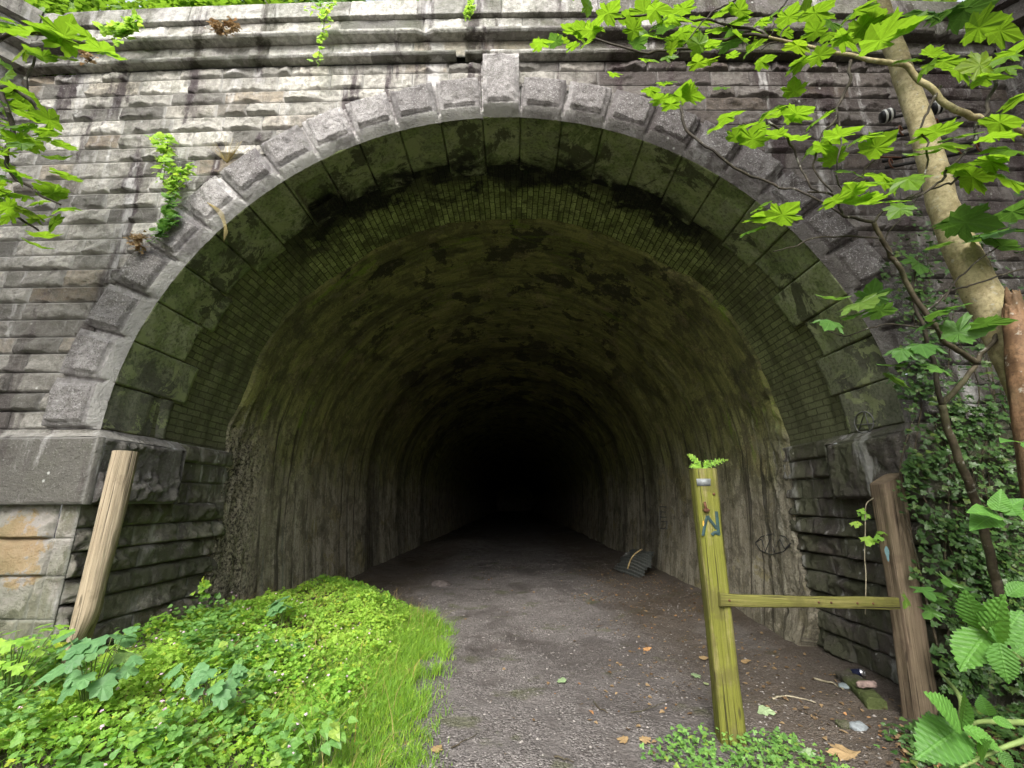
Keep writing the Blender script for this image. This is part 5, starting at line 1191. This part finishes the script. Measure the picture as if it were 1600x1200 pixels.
wall_plant("yellow green plant on the west spandrel just below the upright seedling", [[(266, 300), (268, 280), (272, 262)], [(266, 300), (285, 275), (296, 262)], [(266, 300), (260, 275)], [(266, 302), (290, 285)]], TRI, 'herb', .06, 2, dens_=1.6)
wall_plant("trailing green plant above the fifth voussoir from the west springing", [[(262, 350), (262, 325), (268, 305)], [(262, 350), (250, 362), (238, 375)], [(262, 350), (268, 338), (266, 318)]], LOBED, 'nettle', .06, 3, dens_=1.6)
wall_plant("reddish withered plant by the joint of the west voussoirs", [[(215, 392), (212, 378), (205, 370)], [(215, 392), (218, 374), (224, 366)], [(215, 390), (204, 384)]], TRI, 'tanleaf', .05, 4)
wall_plant("long trailing creeper hanging over the string courses left of the keystone", [[(520, 5), (508, 20), (506, 40), (503, 60), (499, 80), (495, 98)], [(520, 5), (500, 8), (480, 14)]], LOBED, 'herb', .055, 5, Yp=D-.20, dens_=.8)
wall_plant("short green tuft hanging over the coping near the keystone", [[(735, 2), (732, 14), (730, 26)], [(735, 2), (738, 12)]], TRI, 'herb', .045, 6, Yp=D-.18, dens_=2)
wall_plant("orange and yellow weed growing on the coping toward the west", [[(345, 50), (340, 40), (332, 32)], [(345, 50), (352, 38), (362, 34)], [(345, 50), (330, 46)], [(345, 52), (360, 46), (372, 40)]], TRI, 'tanleaf', .05, 7, Yp=D-.16, dens_=1.5)
wall_plant("low green weed sprawling over the west end of the coping", [[(195, 50), (180, 44), (160, 40)], [(195, 50), (205, 38), (215, 30)], [(200, 55), (185, 62)], [(180, 60), (150, 66)]], LOBED, 'herb', .075, 8, Yp=D-.18, dens_=2)
wall_plant("tiny seedling on the gravel wall face left of the lime herb", [[(318, 925), (316, 917), (319, 912)], [(317, 922), (308, 926)]], TRI, 'herb', .05, 9, Yp=5.0)
wall_plant("reddish weed on the lower string course near the west pilaster", [[(140, 95), (135, 86), (130, 82)], [(140, 95), (150, 88)], [(140, 95), (134, 100)]], TRI, 'tanleaf', .05, 10, Yp=D-.16)
dg0 = at(355, 255, D-.05); dg = MB(); r = np.random.default_rng(77)
for k in range(60):
    a = r.uniform(-.9, .9); L = r.uniform(.08, .30); c = dg0+np.array([math.sin(a)*L, -.03-.05*r.random(), math.cos(a)*L])*np.linspace(0, 1, 6)[:, None]; dg.tube(c, np.linspace(.0022, .0008, 6), 4)
tag(single(dg, "dry_grass_tuft", M['dry'], dg0), "straw coloured dry grass tuft rooted above the west voussoirs", "grass tuft"); dg = MB(); dg0 = at(322, 315, D-.08)
for k in range(5):
    c = catmull([at(322, 315, D-.08), at(338+k*2, 330, D-.12), at(349+k, 350, D-.13), at(350+k*1.5, 378-k*3, D-.12)], 6); dg.tube(c, .0022, 4)
tag(single(dg, "dry_grass_tuft", M['dry'], dg0), "long dry grass blades drooping over the arch edge at the west haunch", "grass tuft")

# --- ivy on the east pier
iv0 = at(1500, 950, 3.8); ivy = tag(empty("ivy", iv0), "dark glossy ivy climbing the east pier and lower wall", "ivy")
r = np.random.default_rng(91); L = MB(); n_ = 24000; x = r.uniform(1370, 1900, n_); y = r.uniform(300, 1080, n_)
bound = np.interp(y, [300, 420, 520, 600, 700, 760, 900, 1000, 1080], [1410, 1385, 1398, 1405, 1400, 1405, 1425, 1455, 1470])
m = fbm(P3(x*.012, y*.012), 93, 4); den = sstep(-10, 25, x-bound+22*m)*np.interp(y, [300, 400, 540, 640, 1080], [.16, .42, .62, 1.0, 1.0])
den = np.where(x < 1470, den, den*np.interp(y, [300, 500, 620], [.35, .5, 1])); den = den*(.35+.65*sstep(-.25, .15, m))
k = r.random(n_) < den; x, y = x[k], y[k]; N = len(x)
pos = np.array([at(a, b, 3.86-.10*c) for a, b, c in zip(x, y, r.random(N))]); pos = pos[(pos[:, 0] < 6.5) & (pos[:, 2] > .02)]; N = len(pos)
pos[:, 1] -= .12*np.clip(.5-pos[:, 2], 0, 1)
leaves(L, IVYT, pos, np.array([0, -.75, .6])+r.normal(0, .35, (N, 3)), r.uniform(3.6, 5.8, N), .052*r.uniform(.5, 1.35, N)); part(L, "leaves", M['ivy'], ivy, False)
st_ = MB()
for k in range(16):
    px0 = 1445+k*14; pts = [at(px0+20, 1010, 3.84), at(px0+r.normal(0, 15), 880, 3.87), at(px0-10+r.normal(0, 20), 740, 3.87), at(px0-20+r.normal(0, 20), 600, 3.93), at(px0-40+r.normal(0, 25), r.uniform(380, 500), 3.93)]; c = catmull(pts, 8); st_.tube(c, np.linspace(.009, .003, len(c)), 6)
part(st_, "stems", M['stem'], ivy)
iv1 = at(1362, 800, 4.3); vine = tag(empty("creeper", iv1), "thin creeper strand with few small leaves hanging left of the brown post", "creeper"); q = MB(); 
c = catmull([at(1365, 778, 3.95), at(1353, 790, 3.98), at(1352, 830, 4.0), at(1351, 870, 4.0), at(1353, 900, 4.0), at(1352, 960, 4.0)], 8); q.tube(c, .004, 5); part(q, "stem", M['dryb'], vine)
q = MB(); spray(q, TRI, [(1345, 795, 14), (1350, 800, 16), (1355, 802, 12), (1335, 815, 14), (1355, 838, 20), (1365, 842, 18), (1372, 838, 16), (1360, 846, 14), (1378, 832, 16), (1345, 816, 10), (1410, 780, 14)], 3.97, .03, up=(0, -.7, .7)); part(q, "leaves", M['herb'], vine, False)

# --- serrated foreground leaves, lower right
def placed(mb, tpl, lst, Yv, jit=.04):
    for (bx, by, tx, ty, *rest) in lst:
        Yb = Yv+rng.uniform(-jit, jit); a = at(bx, by, Yb); b = at(tx, ty, Yb-rng.uniform(.0, .05)); d = b-a; Ls = np.linalg.norm(d); d /= Ls; Ls *= .88
        nn_ = np.array([rng.normal(0, .45), -.55+rng.normal(0, .3), .85]); nn_ -= d*np.dot(d, nn_); nn_ /= np.linalg.norm(nn_)
        V, Fc, UV_ = tpl; Rm = np.stack([np.cross(d, nn_), d, nn_], -1); W = (V*Ls)@Rm.T + a
        c = np.zeros((len(V), 3)); c[:, 0] = rest[0] if rest else rng.random(); c[:, 2] = .3; mb.add(W, Fc, c, UV_)
    return mb
e0 = at(1640, 1160, 1.15); el = tag(empty("shrub_sprig", e0), "fresh serrated leaves of a shrub sprig in the lower right corner", "shrub")
q = MB()
for pts in ([(1660, 1060, 1.2), (1600, 1032, 1.17), (1565, 1008, 1.15), (1535, 980, 1.14)], [(1660, 1140, 1.1), (1600, 1157, 1.1), (1558, 1172, 1.1), (1500, 1200, 1.08)], [(1640, 1130, 1.2), (1560, 1128, 1.18), (1530, 1128, 1.17), (1502, 1138, 1.15)], [(1502, 1138, 1.15), (1500, 1090, 1.2), (1468, 1050, 1.3)]): limb(q, pts, np.linspace(5, 2, len(pts)), n=6, seg=8, root=foot(1760, 1300, 1.25, .1) if pts[0][0] > 1620 else None)
part(q, "stem", M['shoot'], el); q = MB()
placed(q, SERR, [(1536, 984, 1500, 916), (1540, 982, 1570, 964), (1545, 985, 1490, 1052), (1553, 1003, 1562, 915, .9), (1560, 1003, 1604, 945), (1562, 1006, 1578, 1080), (1585, 1020, 1625, 1000), (1502, 1138, 1444, 1072), (1504, 1136, 1514, 1075), (1500, 1139, 1425, 1188, .0), (1501, 1140, 1486, 1215, .3), (1507, 1138, 1580, 1178, .8), (1552, 1122, 1592, 1140), (1545, 1118, 1530, 1083), (1560, 1172, 1590, 1212, .2), (1530, 1186, 1545, 1150, .4), (1575, 930, 1612, 905, .3), (1600, 1150, 1640, 1190)], 1.13); part(q, "foliage", M['elm'], el, False)
r0 = at(1650, 800, 1.7); rl = tag(empty("leafy_twig", r0), "round pale green leaves on a twig poking in from the right edge", "twig"); q = MB(); limb(q, [(1680, 800, 1.75), (1610, 795, 1.72), (1560, 800, 1.7)], [4, 3, 2], seg=8, root=foot(1760, 1000, 1.8, .1)); part(q, "stem", M['stem'], rl); q = MB(); limb(q, [(1680, 700, 1.75), (1620, 690, 1.72), (1590, 692, 1.7)], [3, 2, 1.5], seg=8, root=foot(1760, 1000, 1.8, .1)); part(q, "stem", M['stem'], rl)
q = MB(); placed(q, OVAL, [(1556, 802, 1508, 795), (1560, 798, 1566, 758), (1565, 800, 1605, 772), (1570, 802, 1610, 806), (1552, 806, 1512, 826, 0.), (1592, 690, 1560, 685), (1600, 692, 1620, 712), (1590, 800, 1640, 830)], 1.68); part(q, "foliage", M['elm'], rl, False)

# --- larger herbs standing out of the ground cover
def herb_plant(name, label, px, py, Yp, hgt, spread, n_, tpl, mt, lw, seed, grp):
    r = np.random.default_rng(seed); base = at(px, py, Yp); base[2] = float(gz(base[0], base[1])); rt = tag(empty(name, base), label, "plant", grp); st_, lf = MB(), MB()
    for k in range(n_):
        a = r.uniform(0, 6.28); t_ = base+np.array([math.cos(a)*spread*r.uniform(.2, 1), math.sin(a)*spread*r.uniform(.2, 1)*.8, hgt*r.uniform(.55, 1)]); c = catmull([base, (base+t_)/2+[0, 0, .06], t_], 6); st_.tube(c, np.linspace(.004, .002, len(c)), 5)
        leaves(lf, tpl, np.array([t_]), np.array([[math.cos(a)*.35, -.4+math.sin(a)*.3, .9]])+r.normal(0, .2, (1, 3)), np.array([a]), lw*r.uniform(.7, 1.2), r.random())
    part(st_, "stem", M['shoot'], rt); part(lf, "leaves", M[mt], rt, False)
G_ = "taller broad leaved herbs in the ground cover"
herb_plant("mallow_plant", "blue green mallow with big rounded leaves at the foot of the pale post", 135, 1120, 3.15, .52, .22, 24, LOBED, 'mallow', .13, 1, G_)
herb_plant("dock_plant", "pair of grey green round leaves rising above the herb bank near the tunnel wall", 440, 985, 5.3, .42, .10, 5, LOBED, 'mallow', .16, 2, G_)
herb_plant("mallow_plant", "leafy blue green mallow in the middle of the bank below the pale post", 330, 1075, 3.4, .40, .24, 16, LOBED, 'mallow', .11, 3, G_)
herb_plant("nettle_plant", "upright bright herb at the left edge before the west pier", 20, 1060, 3.2, .50, .24, 34, TRI, 'herb', .085, 4, G_)
herb_plant("nettle_plant", "tall bright herb cluster against the rotted foot of the pale post", 200, 1030, 3.6, .34, .2, 22, TRI, 'herb', .08, 5, G_)
herb_plant("nettle_plant", "pointed leaved plant at the bottom edge nearest the grass strip", 500, 1150, 3.3, .34, .2, 18, OVAL, 'nettle', .085, 6, G_)

# --- trees up the cutting sides, beyond the picture's edges, that shade the portal
for i, (tx, ty, h_, cr, n_, lab) in enumerate([(8.0, .8, 6.5, 2.3, 5200, "shade tree on the east cutting side beyond the picture"), (7.4, -3.2, 7.5, 3.0, 4800, "tall tree up the east cutting side behind the viewer"), (-8.5, -2.0, 6.0, 2.5, 3000, "tree on the west cutting side behind the viewer")]):
    z0 = float(gz(tx, ty)); rt = tag(empty("bank_tree", (tx, ty, z0)), lab, "tree", "trees on the cutting sides"); q = MB(); c = wob(np.linspace([tx, ty, z0-.2], [tx-.3*np.sign(tx), ty, z0+h_*.75], 14), .25, i); q.tube(c, np.linspace(.17, .06, 14), 12)
    for k in range(8): 
        j = 6+k % 7; e_ = c[j]+np.array([rng.normal(0, 1.3), rng.normal(0, 1.3), rng.uniform(.3, 1.6)]); q.tube(wob(np.linspace(c[j], e_, 8), .15, k), np.linspace(.06, .012, 8), 6)
    part(q, "trunk", M['trunk'], rt); q = MB(); p, s_ = crown(n_, (tx-.9*np.sign(tx), ty+.3, z0+h_*.72), (cr, cr, cr*.62), 600+i, .24, clump=40); leaves(q, PALM_LO, p, upn(n_, .45), rng.uniform(0, 6.28, n_), s_); part(q, "crown", M['sycdark'], rt, False)
